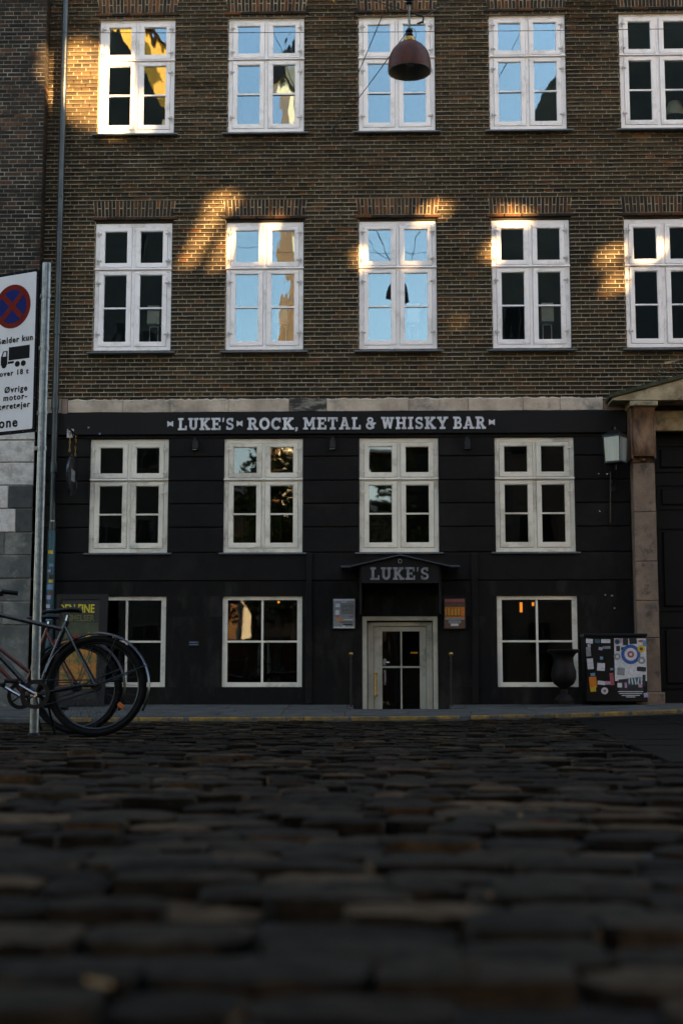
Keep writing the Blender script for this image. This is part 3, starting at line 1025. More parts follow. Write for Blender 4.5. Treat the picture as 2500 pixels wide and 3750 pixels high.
# ------------------------------------------------------------------ gateway at the right
gw = thing('gateway', 'weathered brown stone gateway with pediment and dark panelled gate, right of the bar', 'gateway', (5.63, FY, 0))
def gp(o):
    o.location = (-5.63, -FY, 0)
    return o
for mx in (0, 1):
    def X(x):
        return x if not mx else 11.26 - x
    def bx_(mb, a, b, *r):
        a, b = X(a), X(b)
        return mb.chbox(min(a, b), max(a, b), *r)
    mb = MB()
    cuts = [.30, 1.02, 1.52, 2.05, 2.72, 3.395]
    for a, b in zip(cuts[:-1], cuts[1:]):
        mb = MB()
        bx_(mb, 3.455, 3.752, FY - .19, FY + .05, a + .002, b - .002, .008)
        gp(mb.build('pilaster_stone', MAT['pil_stone'], gw))
    mb = MB()
    bx_(mb, 3.44, 3.80, FY - .22, FY + .05, .02, .30, .02)
    gp(mb.build('pilaster_base', MAT['pil_stone'], gw))
    mb = MB()
    prof = []
    for i in range(15):
        t = i / 14
        z = 4.14 - t * .66
        yy = -.36 + .15 * t + .055 * math.sin(t * math.pi * 1.7)
        prof.append((FY + yy, z))
    P, F = [], []
    n = len(prof)
    xa, xb = sorted((X(3.455), X(3.735)))
    for x in (xa, xb):
        P += [(x, y_, z) for y_, z in prof] + [(x, FY + .02, 3.48), (x, FY + .02, 4.14)]
    mN = n + 2
    F += [(i, i + mN, (i + 1) % mN + mN, (i + 1) % mN) for i in range(mN)]
    F += [tuple(range(mN - 1, -1, -1)), tuple(range(mN, 2 * mN))]
    mb.add(P, F)
    gp(mb.build('console', MAT['console'], gw, True))
    mb = MB()
    bx_(mb, 3.425, 3.452, FY - .26, FY + .02, 3.44, 4.14, .006)
    bx_(mb, 3.738, 3.765, FY - .26, FY + .02, 3.44, 4.14, .006)
    bx_(mb, 3.453, 3.737, FY - .175, FY + .02, 3.40, 3.478, .006)
    gp(mb.build('console_cheek', MAT['console'], gw, False))
    mb = MB()
    Mr = Matrix.Rotation(rad(90), 4, 'X')
    mb.lathe([(0, -.03), (.035, -.022), (.045, 0), (.035, .02), (0, .03)], (0, 0, 0), 12)
    o = mb.build('boss', MAT['console'], gw, True)
    o.location = (X(3.60) - 5.63, -.19, 3.438)
    mb = MB()
    bx_(mb, 3.405, 3.780, FY - .40, FY + .02, 4.144, 4.215, .010)
    gp(mb.build('capital', MAT['lichen'], gw))
# pediment: raking cornice, tympanum
mb = MB()
mb.prism([(3.165, 4.222), (8.095, 4.222), (8.095, 4.252), (5.63, 4.915), (3.165, 4.252)], FY - .40, FY + .018)
gp(mb.build('pediment', MAT['lichen'], gw))
mb = MB()
mb.prism([(3.13, 4.255), (5.63, 4.918), (5.63, 4.985), (3.13, 4.305)], FY - .43, FY + .016)
mb.prism([(8.13, 4.255), (5.63, 4.918), (5.63, 4.985), (8.13, 4.305)], FY - .43, FY + .016)
gp(mb.build('pediment_coping', MAT['moss'], gw))
gp(MB().chbox(3.766, 7.494, FY - .06, FY + .05, 3.862, 4.142, .01).build('lintel', MAT['lichen'], gw))
# gate leaves with raised panels
for a, b in ((3.757, 5.627), (5.633, 7.503)):
    leaf = gp(MB().box(a, b, FY + .16, FY + .22, .12, 3.858).build('gate_leaf', MAT['gate'], gw))
    for pz0, pz1 in ((.35, 1.2), (1.4, 2.55), (2.8, 3.15), (3.32, 3.70)):
        for t in range(3):
            w = (b - a - .12) / 3
            pa = a + .08 + t * w
            mb = MB()
            bar_rect(mb, pa, pa + w - .05, pz0, pz1, FY + .140, FY + .1595, .018)
            mb.chbox(pa + .06, pa + w - .11, FY + .135, FY + .159, pz0 + .06, pz1 - .06, .015)
            mb.build('panel', MAT['gate'], leaf)
# soldier bricks over the pediment
sl = math.atan(.272)
am_g, am_gh = MB().chbox(-.024, .024, 0, .04, -.108, .108, .004).mesh('soldier_brick', MAT['brick']), MB().chbox(-.024, .024, 0, .04, -.050, .050, .004).mesh('soldier_brick', MAT['brick'])
for i in range(34):
    sx = 3.80 + i * .056
    zc = ped_top(sx) + .095 + .12
    if i % 2 == 0:
        link('soldier_brick', am_g, gw, (sx - 5.63 - .03, -.008, zc), (0, -sl - .12 + i * .003, 0))
    else:
        for q in (-.058, .058):
            link('soldier_brick', am_gh, gw, (sx - 5.63 - .03 - q * .38, -.008, zc + q * .93), (0, -sl - .12 + i * .003, 0))
mb = MB()
mb.prism([(3.66, 4.62), (5.63, 5.16), (5.63, 5.30), (3.60, 4.74)], FY + .004, FY + .0192)
gp(mb.build('arch_mortar', MAT['mortar'], gw))

# ------------------------------------------------------------------ neighbour at the left
NX1, NY = -4.725, 19.18
nb_ = thing('neighbour_building', 'sooty dark brick building with pale stone base at the left edge', 'building', (-7, NY, 0))
def np_(o):
    o.location = (7, -NY, 0)
    return o
mb = MB()
mb.box(-14, NX1, NY + .003, NY + 4, -.5, TOP + 1)
np_(mb.build('wall', MAT['mortar_old'], nb_))
nbr = []
NC = .0615
kz = 0
z = 3.905
while z < TOP + .8:
    head = kz % 2 == 0
    L = .12 if head else .24
    x = NX1
    first = True
    off = 0 if head else (.06 if (kz // 2) % 2 else .18)
    if off:
        nbr.append((NX1 - off + .007, NX1, z, z + NC - .009))
        x -= off
    while x > -8.5:
        nbr.append((x - L + .007, x, z, z + NC - .009))
        x -= L
    z += NC
    kz += 1
def nvis(b):
    x, zz = (b[0] + b[1]) / 2, (b[2] + b[3]) / 2
    u, v = x / NY, (zz - .24) / NY
    if u < -.268 or v > .53:
        return 0
    return (b[1] - b[0]) / (.99 + .1287 * v) ** 2
order = sorted(range(len(nbr)), key=lambda i: -nvis(nbr[i]))
nsingle = set(order[:300])
mb = MB()
_nm = {}
for i, (a, b, c, d) in enumerate(nbr):
    pr = R.uniform(-.003, .003)
    if i in nsingle:
        key = (round(b - a, 3), round(d - c, 3))
        if key not in _nm:
            _nm[key] = MB().chbox(-key[0] / 2, key[0] / 2, 0, .05, -key[1] / 2, key[1] / 2, .004).mesh('brick', MAT['brick_old'])
        link('brick', _nm[key], nb_, ((a + b) / 2 + 7, pr, (c + d) / 2))
    else:
        mb.chbox(a, b, NY + pr, NY + .05, c, d, .004)
# corner return bricks, seen edge-on
for kz in range(140):
    z = 3.905 + kz * NC
    if z > TOP:
        break
    mb.box(NX1 - .04, NX1 + R.uniform(.003, .009), NY + .003, NY + .215, z, z + NC - .010)
stuff(np_(mb.build('brickwork', MAT['brick_old'], nb_)))
cs = [3.885, 3.742, 3.432, 3.112, 2.792, 2.463, 2.152, 1.831, 1.517, 1.20, .0]
for i, (zt, zb) in enumerate(zip(cs[:-1], cs[1:])):
    splits = {2: [-8, -6.3, -5.55, NX1], 3: [-8, -6.2, -5.06, NX1], 4: [-8, -6.0, -4.95, NX1]}.get(i, [-8, -6.6 + .4 * (i % 2), -5.6 + .25 * (i % 3), NX1])
    for j, (a, b) in enumerate(zip(splits[:-1], splits[1:])):
        last = j == len(splits) - 2
        if i <= 2:
            m = 'pale_block'
        elif i == 3:
            m = 'dark_block' if last else 'pale_block'
        elif i == 4:
            m = 'dark_block' if last else 'pale_block'
        else:
            m = 'grey_block'
        np_(MB().chbox(a + .005, b - (.005 if not last else 0), NY - .012 + R.uniform(-.004, .004), NY + .216, zb + .006, zt - .006, .009).build('stone_block', MAT[m], nb_))

# ------------------------------------------------------------------ drainpipe
dp = thing('drainpipe', 'dark zinc drainpipe down the brick joint, lower length covered in stickers', 'drainpipe', (-4.475, FY - .12, 0))
mb = MB().tube([(0, 0, 2.55), (0, 0, 5.35), (0, 0, 12.4)], .044, 14)
mb.build('pipe', MAT['pipe'], dp, True)
for z, h, r in ((9.15, .07, .050), (7.24, .05, .051), (6.70, .035, .050), (5.45, .06, .052), (5.25, .20, .053), (4.20, .16, .055), (3.30, .14, .054), (2.50, .12, .056), (11.2, .06, .05)):
    MB().lathe([(r - .006, 0), (r, .004), (r, h), (r - .006, h + .004)], (0, 0, z), 14).build('collar', MAT['pipe'], dp, True)
MB().tube([(0, 0, .14), (0, 0, 2.5)], .053, 14).build('standpipe', MAT['st_teal'], dp, True)
for z, w, m, ang in ((2.42, .10, 'st_teal', 0), (2.20, .07, 'st_yellow', 0), (2.02, .06, 'st_sky', .3), (1.94, .05, 'st_pink', -.3), (1.86, .08, 'st_black', .4), (1.80, .06, 'st_yellow', .3), (1.72, .10, 'st_sky', -.1), (1.64, .07, 'st_brown', .4), (1.58, .08, 'st_lilac', -.4), (1.50, .09, 'st_teal', .2), (1.46, .07, 'st_white', -.4), (1.40, .06, 'st_grey', .2), (2.62, .05, 'st_white', .3), (1.30, .1, 'st_sky', 0)):
    mb = MB()
    P, F = [], []
    n = 6
    half = w / .053 / 2
    for i in range(n + 1):
        th = -math.pi / 2 + ang + (i / n * 2 - 1) * half
        for q in (-.35, .35):
            P.append((.0545 * math.cos(th), .0545 * math.sin(th), z + q * w))
    F = [(i * 2, i * 2 + 2, i * 2 + 3, i * 2 + 1) for i in range(n)]
    mb.add(P, F).build('sticker', MAT[m], dp)

# ------------------------------------------------------------------ slab serif lettering
def glyph(ch):
    """polygons (x, z) in a box of height 1"""
    out = []
    S = .155                                           # serif thickness
    def rect(a, b, c, d):
        out.append([(a, c), (b, c), (b, d), (a, d)])
    def seg(x0, z0, x1, z1, w):
        dx, dz = x1 - x0, z1 - z0
        l = math.hypot(dx, dz)
        nx, nz = -dz / l * w / 2, dx / l * w / 2
        out.append([(x0 - nx, z0 - nz), (x1 - nx, z1 - nz), (x1 + nx, z1 + nz), (x0 + nx, z0 + nz)])
    def arc(cx, cz, rx, rz, a0, a1, w, n=10):
        for i in range(n):
            t0, t1 = rad(a0 + (a1 - a0) * i / n), rad(a0 + (a1 - a0) * (i + 1) / n)
            q = []
            for t, k in ((t0, -.5), (t1, -.5), (t1, .5), (t0, .5)):
                q.append((cx + (rx + k * w) * math.cos(t), cz + (rz + k * w) * math.sin(t)))
            out.append(q)
    W = .22
    if ch == 'L':
        rect(.13, .13 + W, S, 1 - S); rect(.02, .50, 1 - S, 1); rect(.02, .80, 0, S); rect(.66, .80, S, .36); return out, .84
    if ch == 'U':
        rect(.12, .12 + W, .36, 1 - S); rect(.60, .60 + W - .02, .36, 1 - S); rect(.0, .44, 1 - S, 1); rect(.50, .92, 1 - S, 1); arc(.46, .36, .24, .26, 180, 360, .20); return out, .94
    if ch == 'K':
        rect(.12, .12 + W, S, 1 - S); rect(.0, .44, 1 - S, 1); rect(.0, .44, 0, S); seg(.32, .42, .72, .90, .20); seg(.42, .52, .76, .10, .21); rect(.54, .92, 1 - S, 1); rect(.56, .97, 0, S); return out, .98
    if ch == 'E':
        rect(.12, .12 + W, S, 1 - S); rect(.0, .80, 1 - S, 1); rect(.0, .82, 0, S); rect(.34, .58, .43, .57); rect(.66, .80, .68, 1 - S); rect(.68, .82, S, .34); rect(.52, .60, .37, .63); return out, .87
    if ch == "'":
        out.append([(.04, .66), (.14, .66), (.20, 1.0), (.04, 1.0)]); return out, .24
    if ch == ',':
        out.append([(.02, -.16), (.10, -.16), (.22, .02), (.22, .19), (.02, .19), (.02, .02)]); return out, .30
    if ch == 'S':
        arc(.38, .715, .235, .20, 30, 270, .17); arc(.38, .285, .25, .205, -150, 90, .17); rect(.52, .66, .70, .98); rect(.07, .21, .03, .32); return out, .76
    if ch == 'R':
        rect(.12, .12 + W, S, 1 - S); rect(.0, .50, 1 - S, 1); rect(.0, .46, 0, S); arc(.46, .715, .21, .205, -90, 90, .17); rect(.34, .46, .425, .59); seg(.50, .46, .70, .12, .21); rect(.58, .92, 0, S); return out, .92
    if ch == 'O':
        arc(.44, .5, .33, .40, 0, 360, .21, 22); return out, .90
    if ch == 'C':
        arc(.44, .5, .33, .40, 48, 318, .21, 16); rect(.66, .80, .62, .98); return out, .86
    if ch == 'M':
        rect(.12, .30, S, 1 - S); rect(.80, .98, S, 1 - S); rect(.0, .32, 1 - S, 1); rect(.78, 1.10, 1 - S, 1); rect(.0, .42, 0, S); rect(.68, 1.10, 0, S); seg(.24, .95, .55, .30, .18); seg(.86, .95, .55, .30, .18); return out, 1.14
    if ch == 'T':
        rect(.32, .32 + W, S, 1 - S); rect(.0, .86, 1 - S, 1); rect(.18, .68, 0, S); rect(.0, .14, .66, 1 - S); rect(.72, .86, .66, 1 - S); return out, .90
    if ch == 'A':
        seg(.20, .08, .46, .98, .18); seg(.76, .08, .50, .98, .20); rect(.28, .68, .27, .40); rect(.0, .38, 0, S); rect(.56, .98, 0, S); rect(.30, .60, 1 - S * .8, 1); return out, 1.0
    if ch == '&':
        arc(.42, .76, .20, .165, 0, 360, .15, 14); arc(.40, .29, .28, .225, 40, 330, .17, 14); seg(.28, .62, .74, .10, .18); rect(.62, .92, .42, .55); seg(.76, .50, .62, .22, .15); return out, .96
    if ch == 'W':
        seg(.18, .94, .36, .06, .20); seg(.36, .10, .56, .90, .17); seg(.56, .90, .76, .10, .20); seg(.76, .06, .94, .94, .18); rect(.0, .38, 1 - S, 1); rect(.74, 1.12, 1 - S, 1); rect(.44, .68, 1 - S, 1); return out, 1.16
    if ch == 'H':
        rect(.10, .30, S, 1 - S); rect(.62, .82, S, 1 - S); rect(.0, .40, 1 - S, 1); rect(.52, .92, 1 - S, 1); rect(.0, .40, 0, S); rect(.52, .92, 0, S); rect(.30, .62, .43, .58); return out, .96
    if ch == 'I':
        rect(.12, .12 + W, S, 1 - S); rect(.0, .46, 1 - S, 1); rect(.0, .46, 0, S); return out, .50
    if ch == 'Y':
        seg(.18, .92, .45, .44, .20); seg(.74, .92, .47, .44, .19); rect(.35, .57, S, .48); rect(.0, .40, 1 - S, 1); rect(.54, .94, 1 - S, 1); rect(.22, .70, 0, S); return out, .96
    if ch == 'B':
        rect(.12, .12 + W, S, 1 - S); rect(.0, .46, 1 - S, 1); rect(.0, .46, 0, S); arc(.44, .735, .19, .185, -90, 90, .16); arc(.46, .29, .22, .215, -90, 90, .17); rect(.34, .46, .44, .58); return out, .80
    return out, .4

def letters(body, x0, x1, z0, z1, y, mat, parent, off, thick=.012):
    glyphs = [glyph(c) for c in body]
    gap = .085
    total = sum(w for _, w in glyphs) + gap * (len(body) - 1)
    k = (x1 - x0) / total
    h = z1 - z0
    x = x0
    for i, (polys, w) in enumerate(glyphs):
        mb = MB()
        for j, p in enumerate(polys):
            mb.prism([(x + a * k, z0 + b * h) for a, b in p], y - j * .00012, y + thick)
        o = mb.build('letter', mat, parent)
        o.location = (-off[0], -off[1], -off[2])
        x += (w + gap) * k

shop = thing('shop_sign', "long black fascia board lettered LUKE'S ROCK, METAL & WHISKY BAR in white", 'sign', (-.5, FY, 4.0))
so = (-.5, FY, 4.0)
def sp(o):
    o.location = (-so[0], -so[1], -so[2])
    return o
sp(MB().chbox(X0 + .02, 3.415, FY - .040, FY + .018, 3.845, 4.158, .008).build('signboard', MAT['fascia'], shop))
LZ0, LZ1 = 3.905, 4.075
YL = FY - .052
for wd, a, b in (("LUKE'S", -2.775, -1.993), ('ROCK,', -1.811, -1.098), ('METAL', -1.038, -.236), ('&', -.176, -.025), ('WHISKY', .041, .967), ('BAR', 1.033, 1.483)):
    letters(wd, a, b, LZ0 - (a + .5) * .0, LZ1, YL, MAT['letter'], shop, so)
for a, b in ((-2.920, -2.841), (-1.957, -1.878), (1.525, 1.605)):
    c = (a + b) / 2
    zc = 3.995
    mb = MB()
    mb.prism([(a, zc - .042), (c + .004, zc - .014), (c + .004, zc + .014), (a, zc + .042)], YL, YL + .012)
    mb.prism([(b, zc - .042), (b, zc + .042), (c - .004, zc + .014), (c - .004, zc - .014)], YL - .0003, YL + .0117)
    sp(mb.build('ornament', MAT['letter'], shop))

# ------------------------------------------------------------------ canopy over the cellar door
can = thing('door_canopy', "black gabled canopy over the cellar door lettered LUKE'S", 'canopy', (.28, FY, 2.0))
co = (.28, FY, 2.0)
def cp(o):
    o.location = (-co[0], -co[1], -co[2])
    return o
CYF = FY - .45
mb = MB()
mb.prism([(-.225, 1.742), (.80, 1.742), (.80, 1.985), (.287, 2.105), (-.225, 1.985)], CYF, CYF + .04)
cp(mb.build('gable_board', MAT['fascia'], can))
for sx in (-1, 1):
    mb = MB()
    mb.prism([(.287, 2.108), (.287 + sx * .66, 1.957), (.287 + sx * .66, 1.972), (.287, 2.124)], CYF - .06, FY - .02)
    cp(mb.build('roof_slope', MAT['canopy_metal'], can))
    a, b = sorted((.287 + sx * .665, .287 + sx * .79))
    cp(MB().chbox(a, b, CYF - .05, FY - .03, 1.945, 1.975, .006).build('gutter', MAT['canopy_metal'], can))
    a, b = sorted((.287 + sx * .515, .287 + sx * .545))
    cp(MB().box(a, b, CYF + .041, FY - .02, 1.33, 1.98).build('side_board', MAT['fascia'], can))
cp(MB().box(-.22, .795, CYF + .041, FY - .02, 1.745, 1.765).build('soffit', MAT['gate'], can))
letters("LUKE'S", -.115, .672, 1.785, 1.952, CYF - .012, MAT['letter_grey'], can, co)
mb = MB()
mb.lathe([(.018, 0), (.030, .004), (.030, .012), (.018, .014)], (0, 0, 0), 14, Matrix.Rotation(rad(90), 4, 'X'))
o = mb.build('emblem', MAT['letter_grey'], can, True)
o.location = (.285 - co[0], CYF - .002 - co[1], 2.035 - co[2])

# ------------------------------------------------------------------ small things on the black wall
for x, lb in ((-2.53, 'small black wall light under the sign, left of three'), (-.631, 'small black wall light under the sign, middle of three'), (1.226, 'small black wall light under the sign, right of three')):
    o = thing('wall_light', lb, 'wall light', (x, FY - .014, 3.69), 'small black wall lights under the fascia')
    MB().chbox(-.042, .042, -.085, 0, -.06, .06, .012).build('housing', MAT['black_metal'], o)
    MB().box(-.03, .03, -.075, -.02, -.066, -.0605).build('lens', MAT['frost'], o)
    MB().box(-.02, .02, -.05, 0, .061, .10).build('bracket', MAT['black_metal'], o)

def poster(x0, x1, z0, z1, y, rows, name, label, base, frame=None):
    w, h = x1 - x0, z1 - z0
    o = thing(name, label, 'poster', ((x0 + x1) / 2, y, (z0 + z1) / 2))
    MB().chbox(-w / 2 - .012, w / 2 + .012, .0, FY - .0165 - y, -h / 2 - .012, h / 2 + .012, .004).build('frame', MAT['black_metal'], o)
    MB().box(-w / 2, w / 2, -.003, -.0005, -h / 2, h / 2).build('sheet', MAT[base], o)
    for n_, (a, b, c, d, m) in enumerate(rows):
        MB().box(-w / 2 + a * w, -w / 2 + b * w, -.0045 - n_ * .0001, -.0032, -h / 2 + c * h, -h / 2 + d * h).build('print', MAT[m], o)
    return o
rw = [(.02, .98, .94, .99, 'st_white'), (.38, .62, .86, .94, 'st_lilac'), (.1, .3, .72, .84, 'st_white'), (.1, .28, .46, .62, 'st_white'), (.02, .3, .40, .44, 'st_red'), (.75, .96, .39, .43, 'st_red'), (.12, .45, .26, .33, 'st_orange'), (.5, .9, .28, .31, 'st_white'), (.02, .98, .01, .06, 'st_white'), (.44, .56, .06, .12, 'st_white'), (.45, .9, .10, .16, 'st_black'), (.3, .9, .20, .23, 'st_black')]
rw += [(.36, .95, .82 - i * .045, .835 - i * .045, 'st_black') for i in range(8)]
poster(-.618, -.325, 1.158, 1.558, FY - .06, rw, 'event_poster', 'grey white event poster in a frame left of the cellar door', 'st_grey')
rw = [(.02, .98, .90, .99, 'st_red'), (.05, .95, .80, .87, 'st_brown'), (.02, .98, .36, .72, 'st_orange'), (.02, .98, .40, .44, 'st_brown'), (.02, .98, .29, .36, 'st_grey'), (.3, .68, .08, .16, 'st_white'), (.2, .8, .17, .27, 'st_grey')]
rw += [(.04 + i * .16, .10 + i * .16, .44, .66, 'st_yellow') for i in range(6)] + [(.115 + i * .16, .14 + i * .16, .40, .70, 'st_brown') for i in range(6)] + [(.82, .97, .42, .70, 'st_orange')]
poster(.888, 1.166, 1.156, 1.557, FY - .06, rw, 'drinks_poster', 'orange and brown drinks poster in a frame right of the cellar door', 'st_brown')

for x, lb in ((-.372, 'thin black handrail post with brass knob left of the cellar door'), (.954, 'thin black handrail post with brass knob right of the cellar door')):
    o = thing('handrail_post', lb, 'handrail', (x, 19.0, .10), 'handrail posts beside the cellar steps')
    MB().tube([(0, 0, 0), (0, 0, .67)], .013, 8).tube([(0, 0, .62), (0, .40, .62)], .010, 8).build('rail', MAT['black_metal'], o, True)
    MB().lathe([(.012, -.03), (.026, -.015), (.032, 0), (.026, .018), (.0, .03)], (0, 0, .70), 14).build('knob', MAT['brass'], o, True)

o = thing('wall_plate', 'tiny grey notice plate on the black wall between two cellar windows', 'plate', (-2.518, FY - .02, .957))
MB().box(-.07, .07, -.006, .004, -.032, .032).build('plate', MAT['st_black'], o)
MB().box(-.055, .055, -.008, -.0065, .012, .022).box(-.055, .055, -.008, -.0065, -.018, -.010).build('print', MAT['st_sky'], o)

# bits of paper and tape left on the wall
for x, z, w, h, m, lb in ((-4.27, 3.87, .095, .12, 'st_white', 'white tag sticker with black scrawl beside the drainpipe'), (3.16, 1.60, .03, .02, 'st_grey', 'small grey paper scrap above the sticker box, right one'), (3.07, 1.61, .022, .02, 'st_grey', 'small grey paper scrap above the sticker box, left one'), (3.19, 1.43, .022, .02, 'st_grey', 'small grey paper scrap lowest above the sticker box'), (-4.02, 3.95, .025, .022, 'st_lilac', 'tiny pale sticker on the fascia near the drainpipe'), (-3.86, 3.86, .022, .03, 'st_sky', 'tiny blue sticker on the fascia near the drainpipe')):
    yy = FY - .0415 if z > 3.845 else FY - .017
    o = thing('wall_sticker', lb, 'sticker', (x, yy, z), 'scraps and stickers on the black wall')
    MB().box(-w / 2, w / 2, -.003, 0, -h / 2, h / 2).build('paper', MAT[m], o)
    if w > .09:
        mb = MB()
        mb.tube([(-.035, -.005, .05), (-.005, -.005, -.045)], .005, 5).tube([(.0, -.005, -.03), (.008, -.005, .04), (.03, -.005, .035), (.03, -.005, .01), (.01, -.005, .0), (.033, -.005, -.03), (.018, -.005, -.055)], .0045, 5)
        mb.build('scrawl', MAT['st_black'], o)

# projecting round pub sign seen nearly edge-on
hs = thing('hanging_sign', 'round black hanging sign on a bracket beside the drainpipe, seen nearly edge-on', 'sign', (-4.16, FY, 3.3))
mb = MB()
mb.tube([(0, -.04, .52), (0, -.72, .52)], .016, 8).tube([(0, -.05, .30), (0, -.25, .40), (0, -.45, .52)], .010, 6)
mb.build('bracket', MAT['black_metal'], hs, True)
mb = MB()
ring = [(0, -.38 + .28 * math.cos(t * math.pi / 16), -.08 + .28 * math.sin(t * math.pi / 16)) for t in range(32)]
mb.tube(ring, .017, 6, True)
mb.build('rim', MAT['frame_blue'], hs, True)
mb = MB()
P = [(-.012, *q[1:]) for q in ring] + [(.012, *q[1:]) for q in ring]
mb.add(P, [tuple(range(31, -1, -1)), tuple(range(32, 64))] + [(i, (i + 1) % 32, (i + 1) % 32 + 32, i + 32) for i in range(32)])
mb.build('disc', MAT['black_metal'], hs)
for yy in (-.20, -.56):
    mb = MB()
    for i in range(6):
        zz = .49 - i * .05
        mb.tube([(.010 * math.cos(t) if i % 2 else 0, yy + (0 if i % 2 else .010 * math.cos(t)), zz + .024 * math.sin(t)) for t in [q * math.pi / 4 for q in range(8)]], .004, 5, True)
    mb.build('chain', MAT['brass'], hs, True)
MB().box(.013, .016, -.50, -.26, -.16, .0).build('motif', MAT['st_grey'], hs)

# lantern on its bracket
ln = thing('wall_lantern', 'square black wall lantern with frosted panes beside the stone pilaster', 'lantern', (3.20, FY - .02, 3.55))
mb = MB()
Ml = Matrix.Translation((0, -.33, 0)) @ Matrix.Rotation(rad(-34), 4, 'Z')
def taper(mb, w0, w1, z0, z1, M):
    P = [(-w0, -w0, z0), (w0, -w0, z0), (w0, w0, z0), (-w0, w0, z0), (-w1, -w1, z1), (w1, -w1, z1), (w1, w1, z1), (-w1, w1, z1)]
    mb.add([M @ Vector(p) for p in P], [(0, 3, 2, 1), (4, 5, 6, 7), (0, 1, 5, 4), (1, 2, 6, 5), (2, 3, 7, 6), (3, 0, 4, 7)])
for sx, sy, ang in ((0, -1, 0), (1, 0, 90), (0, 1, 180), (-1, 0, 270)):
    m_ = MB()
    M2 = Ml @ Matrix.Rotation(rad(ang), 4, 'Z')
    m_.add([M2 @ Vector(p) for p in ((-.100, -.108, -.165), (.100, -.108, -.165), (.112, -.120, .165), (-.112, -.120, .165), (-.100, -.104, -.165), (.100, -.104, -.165), (.112, -.116, .165), (-.112, -.116, .165))],
           [(0, 1, 2, 3), (5, 4, 7, 6), (0, 4, 5, 1), (2, 6, 7, 3), (1, 5, 6, 2), (0, 3, 7, 4)])
    m_.build('lantern_pane', MAT['frost'], ln)
m_ = MB()
for sx in (-1, 1):
    for sy in (-1, 1):
        m_.tube([Ml @ Vector((sx * .106, sy * .106, -.17)), Ml @ Vector((sx * .119, sy * .119, .17))], .009, 6)
taper(m_, .115, .115, -.19, -.168, Ml)
taper(m_, .135, .13, .168, .19, Ml)
taper(m_, .13, .03, .192, .27, Ml)
m_.tube([Ml @ Vector((0, 0, .26)), Ml @ Vector((0, 0, .31))], .012, 6)
m_.build('cage', MAT['black_metal'], ln)
m_ = MB()
m_.tube([(0, -.33, -.19), (0, -.33, -.27), (0, -.24, -.36), (0, -.10, -.42), (0, .0, -.44)], .012, 8)
m_.build('bracket', MAT['black_metal'], ln, True)
MB().tube([(0, -.33, .31), (0, -.20, .36), (0, .0, .34)], .008, 6).build('stay', MAT['black_metal'], ln, True)
MB().box(-.04, .04, -.012, .02, -.52, -.36).build('wall_plate', MAT['black_metal'], ln)
MB().tube([(-.02, 0, -.25), (-.03, -.015, -.6), (-.04, -.01, -.95)], .010, 6).build('conduit', MAT['black_metal'], ln, True)
for x, z in ((-.185, -.285), (-.075, -.285), (-.185, -.80)):
    MB().lathe([(0, -.014), (.012, -.006), (.014, 0), (.012, .006), (0, .014)], (x, -.025, z), 8).build('bolt', MAT['chrome'], ln, True)

# ------------------------------------------------------------------ sticker covered box
sb = thing('sticker_box', 'black utility box plastered with stickers and a blue and white target', 'utility box', (3.13, 19.0, .17))
MB().chbox(-.405, .405, 0, .36, .0, .86, .012).build('cabinet', MAT['black'], sb)
MB().chbox(-.42, .42, -.015, .37, .862, .90, .008).build('top_cap', MAT['black_metal'], sb)
_layer = [0]
def sticker_rect(x, z, w, h, m, rot=0.0):
    _layer[0] += 1
    y = -.0012 - _layer[0] * .00012
    c_, s_ = math.cos(rot), math.sin(rot)
    q = [(x + a * c_ - b * s_, z + a * s_ + b * c_) for a, b in ((-w / 2, -h / 2), (w / 2, -h / 2), (w / 2, h / 2), (-w / 2, h / 2))]
    MB().prism(q, y, y + .001).build('sticker', MAT[m], sb)
def sticker_disc(x, z, r, m, n=20):
    _layer[0] += 1
    y = -.0012 - _layer[0] * .00012
    MB().prism([(x + r * math.cos(2 * math.pi * i / n), z + r * math.sin(2 * math.pi * i / n)) for i in range(n)], y, y + .001).build('sticker', MAT[m], sb)
# main white sheet and the target
sticker_rect(.19, .555, .42, .56, 'st_white')
for x, z, w, h, m in ((-.345, .80, .09, .06, 'st_white'), (-.24, .80, .07, .05, 'st_teal'), (-.13, .80, .12, .05, 'st_white'), (-.35, .74, .04, .04, 'st_lilac'), (-.36, .66, .06, .12, 'st_grey'), (-.20, .70, .05, .04, 'st_lilac'), (-.12, .715, .10, .035, 'st_grey'), (-.34, .50, .08, .14, 'st_white'), (-.20, .46, .10, .10, 'st_white'), (-.19, .575, .04, .04, 'st_sky'), (-.06, .43, .04, .03, 'st_grey'), (-.31, .36, .06, .04, 'st_sky'), (-.31, .26, .095, .14, 'st_orange'), (-.31, .165, .075, .06, 'st_yellow'), (-.20, .25, .10, .05, 'st_white'), (-.10, .25, .10, .045, 'st_pink'), (-.06, .30, .05, .16, 'st_red'),
                      (.04, .80, .10, .06, 'st_pink'), (.13, .79, .07, .09, 'st_black'), (.23, .80, .10, .08, 'st_black'), (.33, .80, .06, .03, 'st_red'), (.38, .77, .05, .08, 'st_sky'), (.03, .70, .05, .07, 'st_black'), (.09, .70, .04, .04, 'st_black'), (.33, .43, .12, .06, 'st_black'), (.06, .40, .10, .10, 'st_grey'), (.10, .22, .14, .16, 'st_black'), (.24, .16, .22, .12, 'st_black'), (.24, .27, .19, .10, 'st_teal'), (.36, .28, .04, .15, 'st_black'), (.31, .215, .05, .05, 'st_pink'), (.12, .22, .03, .07, 'st_pink'), (.04, .22, .06, .06, 'st_white'), (.38, .09, .055, .06, 'st_lilac')):
    sticker_rect(x, z, w, h, m, R.uniform(-.12, .12))
for z, w in ((.135, .33), (.11, .30), (.085, .24), (.065, .12)):
    sticker_rect(.18, z, w, .010, 'st_white')
